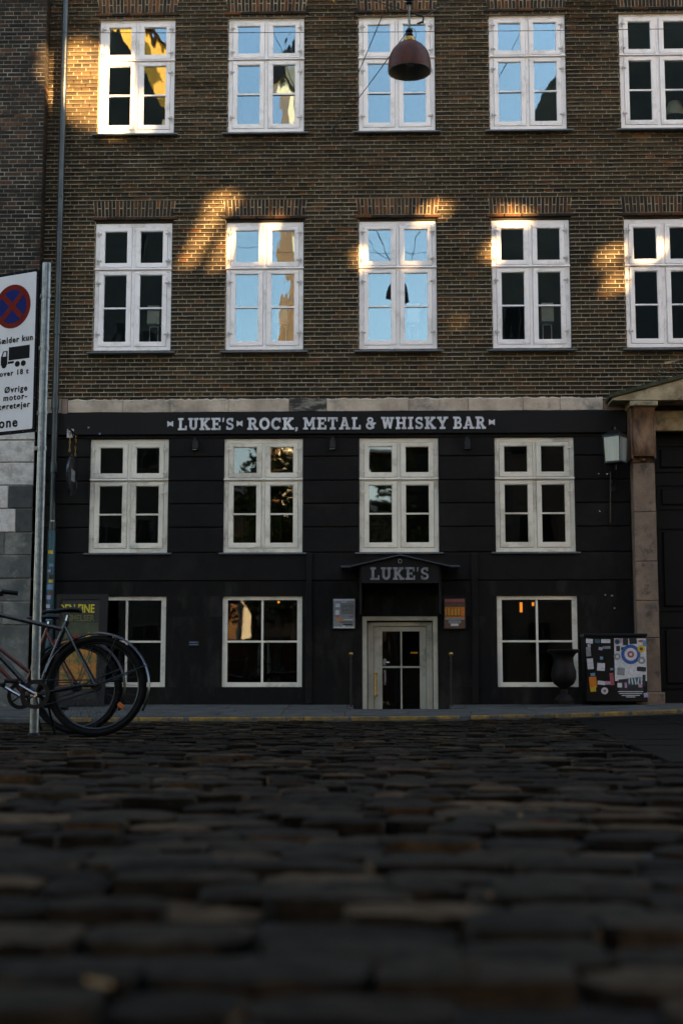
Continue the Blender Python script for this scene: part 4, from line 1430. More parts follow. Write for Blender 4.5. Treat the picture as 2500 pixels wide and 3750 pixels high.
for i in range(5):
    sticker_rect(.165 + i * .04, .275 + R.uniform(-.01, .01), .014, .085, 'st_white', R.uniform(-.2, .2))
sticker_disc(.195, .625, .128, 'st_blue', 28)
sticker_disc(.195, .625, .084, 'st_white', 24)
sticker_disc(.195, .625, .046, 'st_red', 20)
sticker_disc(.195, .625, .018, 'st_white', 14)
for x, z, r, a, b in ((.335, .695, .050, 'st_yellow', 'st_brown'), (.015, .595, .045, 'st_grey', 'st_white'), (.335, .545, .050, 'st_grey', 'st_white'), (.02, .79, .035, 'st_teal', 'st_black'), (-.16, .145, .045, 'st_white', 'st_red')):
    sticker_disc(x, z, r, a)
    sticker_disc(x, z, r * .45, b, 12)

# cast iron urn
ur = thing('planter_urn', 'dark cast iron urn with wide rim on the pavement before the right cellar window', 'urn', (2.425, 18.9, .145))
MB().lathe([(.0, .0), (.125, .0), (.13, .05), (.10, .09), (.055, .13), (.05, .19), (.075, .22)], (0, 0, 0), 24).build('foot', MAT['urn'], ur, True)
MB().lathe([(.075, .22), (.13, .26), (.165, .33), (.165, .42), (.135, .52), (.13, .60), (.165, .655), (.212, .68), (.218, .70), (.20, .712), (.16, .68), (.0, .66)], (0, 0, 0), 28).build('bowl', MAT['urn'], ur, True)

# ------------------------------------------------------------------ poster stand behind the bicycles
ps = thing('poster_stand', 'black framed poster board with yellow capitals leaning behind the bicycles', 'poster stand', (-3.97, 18.98, .13), None, (rad(-4), 0, 0))
mb = MB()
bar_rect(mb, -.36, .33, .0, 1.48, -.03, .03, (.055, .11, .08, .07))
mb.build('frame', MAT['black_metal'], ps)
MB().box(-.305, .22, -.005, .02, .08, 1.41).build('board', MAT['poster_black'], ps)
MB().box(-.305, .22, -.008, -.0055, .55, 1.10).build('green_field', MAT['green_print'], ps)
MB().box(-.29, .20, -.011, -.0085, .22, .86).build('picture', MAT['picture'], ps)
MB().prism([(.02, .86), (.14, .86), (.08, .98)], -.011, -.0085).build('picture_peak', MAT['st_yellow'], ps)
tm = text_mesh('DEN FINE', .158, MAT['yellow_print'], 'headline', .003, 1.0, 'RIGHT')
link('headline', tm, ps, (.150, -.007, 1.235), None, (.72, 1, 1))
tm = text_mesh('MMELSER', .12, MAT['olive_print'], 'second_line', .002, 1.0, 'RIGHT')
link('second_line', tm, ps, (.150, -.0095, 1.12), None, (.78, 1, 1))

# ------------------------------------------------------------------ parking sign
PX, PY = -2.385, 9.9
pk = thing('parking_sign', 'white no stopping sign with lorry symbol on a galvanised post at the left', 'road sign', (PX, PY, ground(PX, PY)), None, None)
gz = ground(PX, PY)
MB().tube([(0, 0, -.02), (.0, 0, 3.345 - gz)], .030, 16).build('post', MAT['galv'], pk, True)
MB().lathe([(.03, .0), (.042, .0), (.04, .02), (.03, .03)], (0, 0, -.005), 14).build('foot', MAT['black_metal'], pk, True)
for z in (3.10, 2.716, 2.246, 1.99):
    m_ = MB().lathe([(.030, -.014), (.0345, -.014), (.0345, .014), (.030, .014)], (0, 0, z - gz), 14)
    m_.box(-.055, -.028, -.012, .012, z - gz - .016, z - gz + .012)
    m_.build('clamp', MAT['galv'], pk, True)
ANG = rad(-25)
pn = link('panel', None, pk, (-.048, -.030, -gz), (0, 0, ANG))
PW, Z0P, Z1P = .445, 2.105, 3.300
def rrect(x0, x1, z0, z1, r, n=5):
    q = []
    for cx_, cz_, a in ((x1 - r, z0 + r, -90), (x1 - r, z1 - r, 0), (x0 + r, z1 - r, 90), (x0 + r, z0 + r, 180)):
        for i in range(n + 1):
            t = rad(a + 90 * i / n)
            q.append((cx_ + r * math.cos(t), cz_ + r * math.sin(t)))
    return q
MB().prism(rrect(-PW, 0, Z0P, Z1P, .025), 0, .018).build('backing', MAT['sign_black'], pn)
MB().prism(rrect(-PW + .020, -.020, Z0P + .022, Z1P - .022, .012), -.003, -.0005).build('face', MAT['sign_white'], pn)
m_ = MB()
for z in (2.13, 2.35, 2.57, 2.79, 3.01, 3.23):
    for x in (-.008, -PW + .008):
        m_.lathe([(.0, -.004), (.0045, -.002), (.0045, .003)], (0, 0, 0), 8, Matrix.Translation((x, -.002, z)) @ Matrix.Rotation(rad(90), 4, 'X'))
for x in (-.10, -.22, -.34):
    for z in (Z0P + .010, Z1P - .010):
        m_.lathe([(.0, -.004), (.0045, -.002), (.0045, .003)], (0, 0, 0), 8, Matrix.Translation((x, -.002, z)) @ Matrix.Rotation(rad(90), 4, 'X'))
m_.build('rivet', MAT['galv'], pn)
PC = -.228
zc, rr = 3.043, .163
def disc(r, n=40, cx_=PC, cz_=zc):
    return [(cx_ + r * math.cos(2 * math.pi * i / n), cz_ + r * math.sin(2 * math.pi * i / n)) for i in range(n)]
MB().prism(disc(rr), -.0045, -.0032).build('symbol_ring', MAT['sign_red'], pn)
MB().prism(disc(rr * .76), -.006, -.0047).build('symbol_field', MAT['sign_blue'], pn)
m_ = MB()
for a in (45, -45):
    m_.box(-rr * .80, rr * .80, -.0075 - (.0002 if a > 0 else 0), -.0062, -.019, .019, Matrix.Translation((PC, 0, zc)) @ Matrix.Rotation(rad(a), 4, 'Y'))
m_.build('symbol_cross', MAT['sign_red'], pn)
def put(body, size, cx_, z, sp_=1.08, bold=.0016):
    tm = text_mesh(body, size, MAT['sign_black'], 'lettering', bold, sp_, 'CENTER')
    return link('lettering', tm, pn, (cx_, -.0042, z))
put('Gælder kun', .060, PC + .026, 2.775, 1.18)
put('over 18 t', .053, PC + .030, 2.533, 1.28)
put('Øvrige', .061, PC + .052, 2.408, 1.24)
put('motor-', .061, PC + .048, 2.350, 1.24)
put('køretøjer', .060, PC + .038, 2.288, 1.22)
put('Zone', .098, PC - .045, 2.155, 1.20, .0025)
m_ = MB()
def ppoly(q):
    m_.prism([(PC + .026 + x * 1.08, 2.590 + z) for x, z in q], -.0046, -.0032)
ppoly([(-.045, .055), (.130, .055), (.130, .152), (-.045, .152)])
ppoly([(-.110, .025), (-.055, .025), (-.055, .128), (-.092, .128), (-.110, .085)])
ppoly([(-.050, .030), (.0, .030), (.0, .047), (-.050, .047)])
for wx in (-.082, .030, .080):
    ppoly([(wx + .021 * math.cos(2 * math.pi * i / 18), .022 + .021 * math.sin(2 * math.pi * i / 18)) for i in range(18)])
m_.build('lorry_symbol', MAT['sign_black'], pn)
m_ = MB().prism([(PC - .076, 2.590 + .088), (PC - .045, 2.590 + .088), (PC - .045, 2.590 + .120), (PC - .066, 2.590 + .120)], -.0056, -.0048)
m_.build('cab_window', MAT['sign_white'], pn)

# ------------------------------------------------------------------ bicycles (facing left)
def bicycle(label, frame_mat, guard_mat, step=False):
    b = thing('bicycle', label, 'bicycle', (0, 0, 0), 'bicycles parked at the sign post')
    R_ = .335
    hub, fhub = Vector((0, 0, R_)), Vector((-1.06, 0, R_))
    bb, seatc = Vector((-.40, 0, .275)), Vector((-.225, 0, .735))
    if step:
        head_t, head_b = Vector((-.80, 0, .86)), Vector((-.83, 0, .72))
    else:
        head_t, head_b = Vector((-.78, 0, .84)), Vector((-.82, 0, .70))
    m_ = MB()
    m_.tube([bb, seatc, seatc + (seatc - bb).normalized() * .04], .0175, 10)
    if step:
        m_.tube([seatc * .35 + bb * .65, head_t + Vector((-.005, 0, -.06))], .0150, 10)
        m_.tube([bb + Vector((.01, 0, .02)), head_b + Vector((0, 0, .02))], .0175, 10)
    else:
        m_.tube([seatc + Vector((-.01, 0, -.02)), head_t], .0155, 10)
        m_.tube([bb, head_b], .0185, 10)
    m_.tube([head_t + Vector((.01, 0, .03)), head_b + Vector((-.012, 0, -.03))], .020, 10)
    for s_ in (-1, 1):
        m_.tube([bb + Vector((0, s_ * .03, 0)), hub + Vector((-.1, s_ * .05, -.0)), hub + Vector((0, s_ * .062, 0))], .0095, 8)
        m_.tube([seatc + Vector((0, s_ * .016, 0)), seatc * .5 + hub * .5 + Vector((0, s_ * .045, 0)), hub + Vector((0, s_ * .062, 0))], .0080, 8)
        m_.tube([head_b + Vector((-.015, s_ * .035, -.04)), fhub + Vector((.05, s_ * .05, .12)), fhub + Vector((0, s_ * .052, 0))], [.014, .011, .008], 8)
    m_.build('frame', frame_mat, b, True)
    for h in (hub, fhub):
        w = link('wheel', None, b, h)
        N = 48
        MB().tube([((R_ - .019) * math.cos(2 * math.pi * i / N), 0, (R_ - .019) * math.sin(2 * math.pi * i / N)) for i in range(N)], .023, 8, True).build('tyre', MAT['rubber'], w, True)
        MB().tube([((R_ - .046) * math.cos(2 * math.pi * i / N), 0, (R_ - .046) * math.sin(2 * math.pi * i / N)) for i in range(N)], .0105, 6, True).build('rim', MAT['spoke'], w, True)
        m_ = MB()
        for i in range(28):
            t = 2 * math.pi * i / 28
            s_ = 1 if i % 2 else -1
            t0 = t + (.9 if i % 4 < 2 else -.9)
            m_.tube([(.024 * math.cos(t0), s_ * .03, .024 * math.sin(t0)), ((R_ - .05) * math.cos(t), 0, (R_ - .05) * math.sin(t))], .0013, 4, False, False)
        stuff(m_.build('spokes', MAT['spoke'], w))
        MB().tube([(0, -.07, 0), (0, -.045, 0), (0, -.044, 0), (0, .044, 0), (0, .045, 0), (0, .07, 0)], [.008, .008, .034, .034, .008, .008], 12).build('hub', MAT['black_metal'], w, True)
        MB().box(-.022, .022, -.012, .012, -.014, .014, Matrix.Rotation(rad(38 if frame_mat is MAT['frame_blue'] else 200), 4, 'Y') @ Matrix.Translation((.215, 0, 0))).build('spoke_reflector', MAT['orange'], w)
    # mudguards: an arched strip with rolled edges, and stays
    for h, a0, a1 in ((hub, 165, -28), (fhub, 150, -5)):
        P, F = [], []
        n, q = 30, 5
        for i in range(n + 1):
            t = rad(a0 + (a1 - a0) * i / n)
            for j in range(q):
                u = -1 + 2 * j / (q - 1)
                r = R_ + .030 - .012 * u * u
                P.append((h.x + r * math.cos(t), u * .028, h.z + r * math.sin(t)))
        F = [(i * q + j, (i + 1) * q + j, (i + 1) * q + j + 1, i * q + j + 1) for i in range(n) for j in range(q - 1)]
        P2 = [(h.x + (x - h.x) * .992, y_, h.z + (z - h.z) * .992) for x, y_, z in P]
        nn = len(P)
        F2 = [tuple(v + nn for v in f[::-1]) for f in F]
        edge = []
        for i in range(n):
            for j in (0, q - 1):
                edge.append((i * q + j, (i + 1) * q + j, (i + 1) * q + j + nn, i * q + j + nn))
        MB().add(P + P2, F + F2 + edge).build('mudguard', guard_mat, b, True)
        m_ = MB()
        for ang in ((22, 68) if h is hub else (30,)):
            for s_ in (-1, 1):
                m_.tube([(h.x, s_ * .066, h.z), (h.x + (R_ + .022) * math.cos(rad(ang)), s_ * .030, h.z + (R_ + .022) * math.sin(rad(ang)))], .0032 if ang != 22 else .0045, 5)
        m_.build('mudguard_stay', MAT['spoke'], b)
    # saddle and post
    MB().tube([seatc, seatc + Vector((.02, 0, .075))], .0135, 8).build('seat_post', MAT['chrome'], b, True)
    sc_ = seatc + Vector((.0, 0, .098))
    m_ = MB()
    P, F = [], []
    prof = [(.115, .0, -.005, .01), (.105, .068, .010, .040), (.05, .075, .014, .045), (-.02, .050, .010, .038), (-.09, .026, .004, .032), (-.145, .018, .0, .028), (-.158, .004, -.008, .015)]
    n = 12
    for x, w, z, h in prof:
        for j in range(n):
            t = 2 * math.pi * j / n
            P.append((sc_.x + x, w * math.cos(t), sc_.z + z + h * .5 * math.sin(t) * (1 if math.sin(t) > 0 else .7)))
    F = [(i * n + j, i * n + (j + 1) % n, (i + 1) * n + (j + 1) % n, (i + 1) * n + j) for i in range(len(prof) - 1) for j in range(n)]
    m_.add(P, F)
    m_.build('saddle', MAT['leather'], b, True)
    # chain set
    m_ = MB()
    Mx = Matrix.Translation(bb + Vector((0, -.045, 0))) @ Matrix.Rotation(rad(90), 4, 'X')
    m_.lathe([(.070, -.002), (.098, -.002), (.098, .002), (.070, .002)], (0, 0, 0), 28, Mx)
    for i in range(5):
        t = 2 * math.pi * i / 5
        m_.tube([bb + Vector((0, -.045, 0)), bb + Vector((.075 * math.cos(t), -.045, .075 * math.sin(t)))], .006, 5)
    m_.build('chainring', MAT['black_metal'], b, True)
    m_ = MB()
    for s_, d in ((-1, Vector((-.145, 0, .085))), (1, Vector((.145, 0, -.085)))):
        m_.tube([bb + Vector((0, s_ * .06, 0)), bb + d + Vector((0, s_ * .075, 0))], [.014, .010], 8)
    m_.tube([bb + Vector((0, -.065, 0)), bb + Vector((0, .065, 0))], .018, 10)
    m_.build('crank', MAT['chrome'], b, True)
    for s_, d in ((-1, Vector((-.145, 0, .085))), (1, Vector((.145, 0, -.085)))):
        c = bb + d + Vector((0, s_ * .115, 0))
        MB().chbox(c.x - .045, c.x + .045, c.y - .038, c.y + .038, c.z - .012, c.z + .012, .006).build('pedal', MAT['black_metal'], b)
    m_ = MB()
    for dz in (1, -1):
        m_.tube([bb + Vector((0, -.045, dz * .094)), hub + Vector((0, -.045, dz * .036))], .0045, 5)
    m_.build('chain', MAT['black_metal'], b)
    # steering
    m_ = MB()
    st = head_t + Vector((.025, 0, .10))
    m_.tube([head_t, st, st + Vector((-.05, 0, .03))], .0125, 8)
    hb = st + Vector((-.05, 0, .03))
    m_.tube([hb + Vector((.17, -.29, .03)), hb + Vector((.06, -.27, .04)), hb + Vector((0, -.12, .02)), hb, hb + Vector((0, .12, .02)), hb + Vector((.06, .27, .04)), hb + Vector((.17, .29, .03))], .0115, 8)
    m_.build('handlebar', MAT['chrome'], b, True)
    for s_ in (-1, 1):
        MB().tube([hb + Vector((.07, s_ * .273, .04)), hb + Vector((.185, s_ * .292, .03))], .0165, 8).build('grip', MAT['leather'], b, True)
    # lights, stand
    m_ = MB().lathe([(0, -.022), (.022, -.018), (.024, .01), (0, .016)], (0, 0, 0), 12, Matrix.Translation((-.145, 0, .66)) @ Matrix.Rotation(rad(90), 4, 'Y'))
    m_.build('tail_light', MAT['red_lens'], b, True)
    m_ = MB()
    m_.lathe([(0, -.012), (.014, -.008), (.016, .006), (0, .012)], (.118, -.034, R_ + .325), 10)
    m_.build('reflector_lamp', MAT['chrome'], b, True)
    MB().tube([bb + Vector((.06, .05, -.03)), bb + Vector((.10, .17, -.262))], .009, 6).build('kickstand', MAT['black_metal'], b, True)
    return b
b1 = bicycle('blue black bicycle parked before the sign post, rear wheel towards the right', MAT['frame_blue'], MAT['mudguard'])
b1.location = (-1.903, 9.60, ground(-1.9, 9.6) + .008)
b1.rotation_euler = (rad(-3), 0, rad(1.5))
b2 = bicycle('worn red step-through bicycle parked behind the blue black bicycle', MAT['frame_red'], MAT['black_metal'], True)
b2.location = (-2.20, 10.4, ground(-2.20, 10.4) + .008)
b2.rotation_euler = (rad(3), 0, rad(-2))

# ------------------------------------------------------------------ pendant street lamp and its wires
LX, LY = .358, 14.9
pl = thing('pendant_lamp', 'rust brown bell shaped street lamp hanging on wires over the street', 'street lamp', (LX, LY, 7.05))
prof = [(.236, 0), (.238, .03), (.236, .08), (.229, .14), (.213, .20), (.186, .25), (.148, .295), (.098, .335), (.064, .352)]
MB().lathe(prof, (0, 0, 0), 40).build('shade', MAT['lamp_shade'], pl, True)
MB().lathe([(r * .955 - .002, z + .002) for r, z in prof][::-1] + [(.236, 0)], (0, 0, 0), 40).build('reflector', MAT['lamp_in'], pl, True)
MB().lathe([(.0, .05), (.04, .06), (.055, .11), (.04, .19), (.02, .25)], (0, 0, .02), 16).build('bulb', MAT['frost'], pl, True)
MB().lathe([(.066, .352), (.070, .37), (.060, .395), (.03, .405)], (0, 0, 0), 20).build('neck', MAT['brass'], pl, True)
m_ = MB()
for z in (.43, .475):
    m_.lathe([(.018, -.018), (.038, -.012), (.042, 0), (.036, .012), (.018, .018)], (0, 0, z), 16)
m_.build('insulator', MAT['black_metal'], pl, True)
m_ = MB()
for z in (.80, .835):
    m_.lathe([(.018, -.014), (.036, -.008), (.040, 0), (.034, .010), (.018, .014)], (0, 0, z), 16)
m_.lathe([(.036, .85), (.022, .885), (.010, .93)], (0, 0, 0), 14)
m_.build('insulator', MAT['black_metal'], pl, True)
MB().tube([(0, 0, .40), (0, 0, 1.6)], .011, 8).lathe([(.012, .52), (.026, .50), (.03, .495)], (0, 0, 0), 12).lathe([(.010, .62), (.016, .60), (.012, .56)], (0, 0, 0), 12).build('rod', MAT['rod'], pl, True)
m_ = MB()
m_.tube([(.02 + .052 * math.cos(t), 0, .505 - .07 + .075 * math.sin(t)) for t in [rad(100 - i * 22) for i in range(11)]], .0035, 6)
m_.tube([(.0, 0, .70), (.04, 0, .69), (.09, 0, .665), (.155, 0, .64)], [.006, .010, .014, .010], 6)
m_.tube([(.155, 0, .635), (.15, 0, .58), (.085, 0, .56)], [.012, .014, .008], 6)
m_.tube([(.02, 0, .80), (.10, 0, .86), (.22, 0, .84)], .0025, 5)
m_.build('fitting', MAT['wire'], pl, True)
W0 = Vector((LX, LY, 7.05))
def wire(label, pts, r=.0055, cat='wire', name='span_wire'):
    m_ = MB()
    o = thing(name, label, cat, pts[0], 'wires over the street')
    p0 = Vector(pts[0])
    q = []
    for a, b in zip(pts[:-1], pts[1:]):
        a, b = Vector(a), Vector(b)
        n = 10
        sag = (b - a).length * .006
        for i in range(n + (1 if b == Vector(pts[-1]) else 0)):
            t = i / n
            p = a.lerp(b, t)
            p.z -= sag * 4 * t * (1 - t)
            q.append(p - p0)
    m_.tube(q, r, 5)
    m_.build('cable', MAT['wire'], o)
    return o
hook = (-.617, FY - .06, 8.235)
wire('thin black stay wire from the wall hook rising steeply past the lamp', [hook, (.30, 14.9, 8.32), (.358, 14.9, 8.62)])
wire('thin black feed wire from the wall hook to the lamp neck', [hook, (LX - .02, LY + .05, 7.55)])
wire('black span wire running up right from the lamp to the facade', [tuple(W0 + Vector((.155, 0, .64))), (.60, 15.4, 7.98), (2.9, 19.3, 11.4)])
wire('black span wire running up left from the lamp to the facade', [tuple(W0 + Vector((0, 0, .70))), (-.05, 15.0, 7.95), (-2.5, 19.3, 12.0)])
wire('thin wire strung level across the street before the top windows', [(-9, 15.6, 8.02), (9, 15.2, 7.72)], .004)
o = thing('wall_hook', 'small iron wire hook on the brick wall between two top windows', 'hook', (-.617, FY, 8.235))
MB().box(-.02, .02, -.012, .0, -.05, .05).tube([(0, -.01, .03), (0, -.07, .03), (0, -.075, -.01), (0, -.05, -.03)], .006, 6).build('hook', MAT['black_metal'], o)
o = thing('wall_anchor', 'brass wire anchor high on the brick wall at the top edge', 'anchor', (-.617, FY, 10.13))
MB().lathe([(.0, -.06), (.045, -.05), (.06, -.02), (.06, .0)], (0, 0, 0), 14, Matrix.Rotation(rad(-90), 4, 'X') @ Matrix.Scale(-1, 4, (0, 0, 1))).tube([(0, -.05, 0), (0, -.11, .0), (0, -.12, .08)], .012, 8).build('anchor', MAT['brass'], o, True)

# ------------------------------------------------------------------ lamps on the window sills
sill_x = ((-3.165, 'first'), (-1.355, 'second'), (.498, 'third'), (2.376, 'fourth'))
for x, nth in sill_x:
    o = thing('table_lamp', {'first': 'table lamp with square linen shade in the window nearest the drainpipe', 'second': 'table lamp with square linen shade in the second window from the drainpipe', 'third': 'table lamp with square linen shade in the window below the pendant lamp', 'fourth': 'table lamp with square linen shade in the window right of the pendant lamp'}[nth], 'table lamp', (x, FY + .165, 5.12), 'table lamps in the middle windows')
    m_ = MB()
    taper(m_, .086, .082, .335, .60, Matrix.Identity(4))
    m_.build('shade', MAT['linen'], o)
    m_ = MB()
    m_.box(-.066, -.054, -.006, .006, 0, .30).box(.054, .066, -.006, .006, 0, .30).box(-.066, .066, -.006, .006, .30, .312).tube([(0, 0, .312), (0, 0, .336)], .008, 6)
    m_.build('stand', MAT['lamp_leg'], o)
    o2 = link('inner_sill', MB().box(-.55, .55, -.12, .12, -.035, -.002).mesh('inner_sill', MAT['white']), bar, (CX[int({'first': 0, 'second': 1, 'third': 2, 'fourth': 3}[nth])], .26, 5.12))
o = thing('shade_lamp', 'table lamp with cone shade in the top window at the right edge', 'table lamp', (4.30, FY + .40, 8.30))
MB().lathe([(.17, .25), (.085, .48)], (0, 0, 0), 20).build('shade', MAT['linen'], o, True)
MB().lathe([(.08, 0), (.08, .015), (.015, .03), (.012, .28)], (0, 0, 0), 12).build('stand', MAT['brass'], o, True)

# ------------------------------------------------------------------ the other side of the square (seen in the panes)
def house(label, x0, x1, y0, y1, h, wall, roof='slate', rh=2.0, rows=4, cols=4, rot=0.0, piv=None, win=True, profile=None, name='opposite_house'):
    o = thing(name, label, 'building', ((x0 + x1) / 2, y1, 0), 'buildings across the square', (0, 0, rot))
    hx, d = (x1 - x0) / 2, y1 - y0
    m_ = MB()
    if profile:
        m_.prism([(-hx, 0), (hx, 0)] + [(hx, profile[1]), (-hx, profile[0])], -d, 0)
    else:
        m_.box(-hx, hx, -d, 0, 0, h)
    m_.build('wall', MAT[wall], o)
    if not profile:
        MYX = Matrix(((0, 1, 0, 0), (1, 0, 0, 0), (0, 0, 1, 0), (0, 0, 0, 1)))
        MB().prism([(.3, h), (-d / 2, h + rh), (-d - .3, h)], -hx - .2, hx + .2, MYX).build('roof', MAT[roof], o)
    if win:
        wm = MB().box(-.5, .5, .0, .05, -.8, .8).mesh('window', MAT['white' if wall in ('plaster_ochre', 'plaster_pale', 'plaster_white') else 'plaster_grey'])
        gm = MB().box(-.42, -.03, .052, .06, -.72, .72).box(.03, .42, .052, .06, -.72, .72).mesh('pane', MAT['gate'])
        for r_ in range(rows):
            for c in range(cols):
                z = 1.9 + r_ * (h - 2.2) / max(1, rows)
                w = link('window', wm, o, (-hx + (c + .5) * 2 * hx / cols, .002, z))
                link('pane', gm, w)
    return o
house('dark brown town house with a sloping roofline across the square at the left', -19, -7.1, -17, -8, 19.2, 'plaster_dark', 'slate', 1.6, 5, 5, profile=(38, 20.6))
house('tall ochre plastered house standing sunlit behind the dark town house', -14.5, -5.5, -32, -20.0, 30, 'plaster_ochre', 'tile', 2, 7, 6, rad(-74))
house('low pale plastered house sunlit beyond the trees', -19.8, -4.0, -44, -36.0, 7.2, 'plaster_pale', 'tile', .8, 1, 4, rad(-76), win=False)
house('slender pale tower sunlit behind the square', -4.6, -2.9, -27.0, -26.0, 29.5, 'plaster_white', 'slate', 2, 9, 2, rad(-66))
house('long dark house far behind the trees', -14, 6, -80, -70.0, 15, 'plaster_dark', 'slate', 1.5, 3, 8)
house('low dark workshop across the square behind the trees', .3, 4.0, -20, -13, 9.2, 'plaster_dark', 'slate', .8, 2, 2)
house('narrow grey gabled house across the square', 4.15, 8.3, -17, -8, 16.5, 'plaster_grey', rows=4, cols=2, profile=(18.4, 24.6))
house('high dark merchant house across the square', 8.4, 16.8, -18, -8, 25.5, 'plaster_dark', 'slate', 2, 6, 4)
house('dark house added unseen off the left end of the street to shade the ground', -60, -30, 0, 30, 16, 'plaster_dark', 'slate', 2, 4, 8, rad(-90))  # both end houses are added out of view to cut sky light on the street
house('dark house added unseen off the right end of the street to shade the ground', 34, 64, 0, 30, 16, 'plaster_dark', 'slate', 2, 4, 8, rad(90))
for o in COL.objects:
    if o.get('label') == 'dark house added unseen off the left end of the street to shade the ground':
        o.location = (-42, 12, 0)
    elif o.get('label') == 'dark house added unseen off the right end of the street to shade the ground':
        o.location = (50, 12, 0)
gwall = thing('garden_wall', 'low dark garden wall across the square below the trees', 'wall', (-5, -20, 0))
MB().box(-9, 8.5, -.3, 0, 0, 2.55).build('wall', MAT['plaster_dark'], gwall)
MB().box(-9.1, 8.6, -.36, .06, 2.554, 2.64).build('coping', MAT['slate'], gwall)

# added unseen wall at the right, its openings cut to shape the sun patches
WY = 2.0
GAP_X, GAP_Z = 1.22, 1.15
sun_mask = thing('sun_mask_wall', 'added unseen wall with openings cut to cast the sun patches on the bar', 'building', (17.5, WY, 0), 'buildings across the square')
DX, DZ = FY - WY, (FY - WY) * math.sqrt(2) * math.tan(SUN_EL)
gaps = [
    [(-5.10, 8.95), (-4.92, 8.70), (-4.74, 8.75), (-4.80, 9.38), (-5.06, 9.32)],
    [(-4.66, 8.62), (-4.30, 8.36), (-4.02, 8.34), (-4.06, 9.42), (-4.36, 9.60), (-4.62, 9.40)],
    [(-3.98, 8.22), (-3.70, 8.20), (-3.56, 8.62), (-3.62, 9.34), (-4.00, 9.40)],
    [(-3.46, 8.28), (-3.28, 8.30), (-3.36, 8.86), (-3.50, 8.80)],
    [(-2.84, 6.26), (-2.58, 6.34), (-2.28, 6.92), (-2.06, 7.18), (-2.14, 7.30), (-2.46, 7.22), (-2.62, 6.78)],
    [(-2.44, 6.22), (-2.22, 6.20), (-2.10, 6.62), (-2.12, 6.86), (-2.30, 6.66)],
    [(-1.72, 6.34), (-1.56, 6.34), (-1.46, 6.92), (-1.62, 6.92)],
    [(-1.28, 6.42), (-1.20, 6.42), (-1.14, 6.86), (-1.22, 6.86)],
    [(.34, 6.22), (.46, 6.22), (.62, 6.78), (.50, 6.80)],
    [(.52, 6.88), (.92, 6.94), (.96, 7.10), (.74, 7.18), (.56, 7.04)],
    [(-.44, 6.26), (-.22, 6.12), (-.18, 6.44), (-.38, 6.54)],
    [(-.30, 5.10), (-.22, 5.10), (-.20, 5.90), (-.26, 5.90)],
    [(1.66, 6.84), (2.10, 6.80), (2.06, 7.02), (1.64, 7.06)],
    [(1.38, 6.30), (1.60, 6.22), (1.62, 6.56), (1.44, 6.58)],
    [(1.62, 6.32), (1.72, 6.30), (1.72, 6.70), (1.64, 6.70)],
    [(2.98, 6.14), (3.34, 6.26), (3.40, 6.52), (3.04, 6.42)],
    [(3.06, 5.78), (3.38, 5.84), (3.42, 6.16), (3.12, 6.06)],
    [(3.62, 6.20), (3.94, 6.42), (3.96, 6.60), (3.62, 6.44)],
    [(.98, 5.35), (1.12, 5.34), (1.12, 5.52), (1.0, 5.54)],
]
outer = [(5.0, 16.2), (10.5, 18.6), (15.0, 20.2), (20.5, 19.4), (27.7, 19.8), (30.0, 17.6)]
def span(poly, z):
    xs_ = []
    for (xa, za), (xb, zb) in zip(poly, poly[1:] + poly[:1]):
        if (za <= z) != (zb <= z):
            xs_.append(xa + (xb - xa) * (z - za) / (zb - za))
    return (min(xs_), max(xs_)) if len(xs_) >= 2 else None
opens = []
for g in gaps:
    gx, gz_ = sum(p[0] for p in g) / len(g), sum(p[1] for p in g) / len(g)
    opens.append([(gx + (x - gx) * GAP_X + DX, gz_ + (z - gz_) * GAP_Z + DZ) for x, z in g])
m_ = MB()
m_.box(5.0 - 17.5, 30.0 - 17.5, 0, .14, -.1, 11.0)
z = 11.0
while z < 20.2:
    h = .045
    top = span([(5.0, 11)] + outer + [(30.0, 11)], z + h / 2)
    if top:
        bl = [q for q in (span(g, z + h / 2) for g in opens) if q]
        for a, b in sub_intervals(top[0], top[1], bl):
            m_.box(a - 17.5, b - 17.5, 0, .14, z, z + h)
    z += h
m_.build('wall', MAT['plaster_dark'], sun_mask)

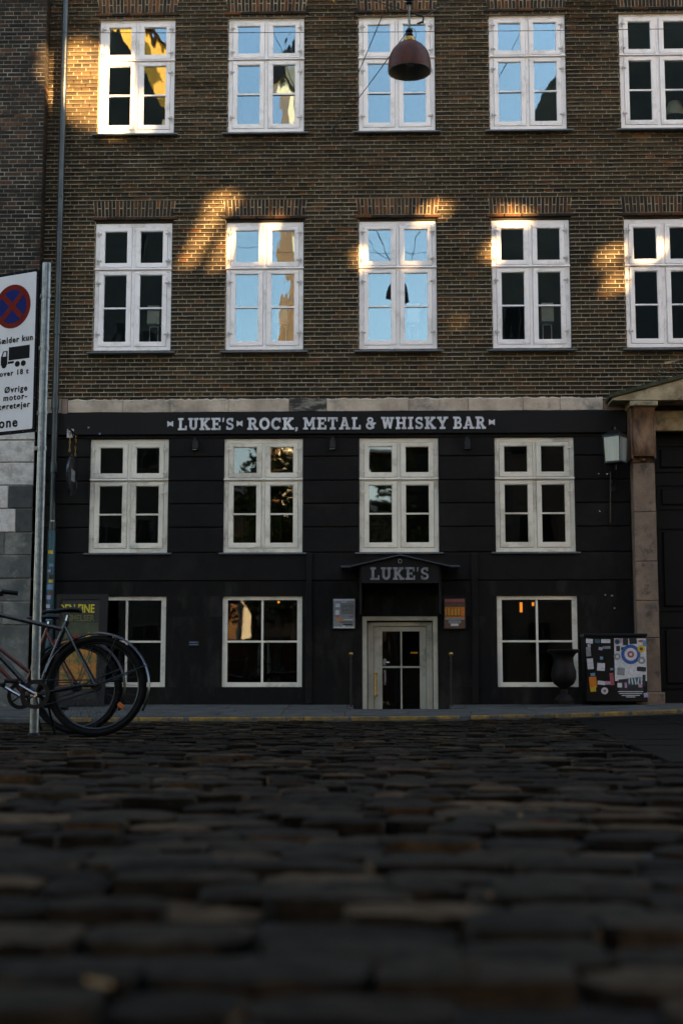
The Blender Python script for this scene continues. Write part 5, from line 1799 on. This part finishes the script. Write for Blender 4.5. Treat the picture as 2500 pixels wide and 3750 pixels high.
def tree(x, y, h, seed, label, crown_r=2.0, low=.36):
    r_ = random.Random(seed)
    o = thing('street_tree', label, 'tree', (x, y, 0), 'trees across the square')
    m_ = MB()
    m_.tube([(0, 0, 0), (.05, 0, h * .3), (.0, .1, h * .6), (.1, 0, h * .9)], [.16, .13, .08, .03], 8)
    for i in range(9):
        t = r_.uniform(.32, .8)
        a = r_.uniform(0, 6.28)
        l = crown_r * r_.uniform(.6, 1.0)
        s_ = Vector((0, 0, h * t))
        m_.tube([s_, s_ + Vector((math.cos(a) * l * .5, math.sin(a) * l * .5, l * .3)), s_ + Vector((math.cos(a) * l, math.sin(a) * l, l * .5))], [.06, .04, .015], 5)
    m_.build('trunk', MAT['bark'], o, True)
    m_ = MB()
    clumps = [(r_.gauss(0, crown_r * .45), r_.gauss(0, crown_r * .45), h * r_.uniform(low, .98), r_.uniform(.35, .8)) for _ in range(60)]
    for cx_, cy_, cz_, cr in clumps:
        for _ in range(60):
            p = Vector((r_.gauss(0, 1), r_.gauss(0, 1), r_.gauss(0, 1))).normalized() * cr * r_.uniform(.4, 1)
            c = Vector((cx_, cy_, cz_)) + p
            u = Vector((r_.gauss(0, 1), r_.gauss(0, 1), r_.gauss(0, 1))).normalized() * .10
            v = u.cross(Vector((r_.gauss(0, 1), r_.gauss(0, 1), r_.gauss(0, 1)))).normalized() * .07
            m_.add([c - u, c - v, c + u, c + v], [(0, 1, 2, 3)])
    m_.build('crown', MAT['leaf'], o)
tree(-3.9, -9.5, 8.6, 3, 'slim street tree across the square, before the pale house', 1.5, .52)
tree(-1.9, -11.0, 9.8, 5, 'tall street tree across the square between two others', 1.7)
tree(-3.0, -13.5, 9.0, 12, 'bushy street tree across the square behind the others', 1.8)
tree(.6, -10.0, 8.2, 9, 'street tree across the square beside the low workshop', 1.5)

# a few fallen leaves on the setts
MAT['dry_leaf'] = mk('dry yellow leaf', (.17, .085, .014), (.09, .042, .010), 20, .7)
for x, y, lb in ((.277, 2.86, 'tiny yellow leaf on the setts below the cellar door'), (-.226, 1.17, 'brown leaf fragment on the nearest setts at the left'), (.075, 1.245, 'small brown leaf fragment on the nearest setts at the centre'), (.31, 2.36, 'tiny yellow leaf on the setts below the urn'), (.127, 1.70, 'tiny brown leaf on the setts in the blurred middle foreground')):
    o = thing('fallen_leaf', lb, 'leaf', (x, y, ground(x, y) + .013), 'fallen leaves on the cobblestones', (rad(R.uniform(-14, 14)), rad(R.uniform(-14, 14)), R.uniform(0, 6)))
    k_ = R.uniform(.006, .009) if y > 1.5 else R.uniform(.011, .014)
    P = [(-1.2, 0, .1), (-.5, -.55, .25), (.3, -.5, .2), (1.0, 0, .35), (.3, .5, .25), (-.5, .55, .2), (0, 0, 0)]
    P = [(a * k_, b * k_, c * k_) for a, b, c in P]
    MB().add(P + [(a, b, c - .0006) for a, b, c in P], [(6, i_, (i_ + 1) % 6) for i_ in range(6)] + [(13, 7 + (i_ + 1) % 6, 7 + i_) for i_ in range(6)] + [(i_, 7 + i_, 7 + (i_ + 1) % 6, (i_ + 1) % 6) for i_ in range(6)]).build('blade', MAT['dry_leaf'], o)
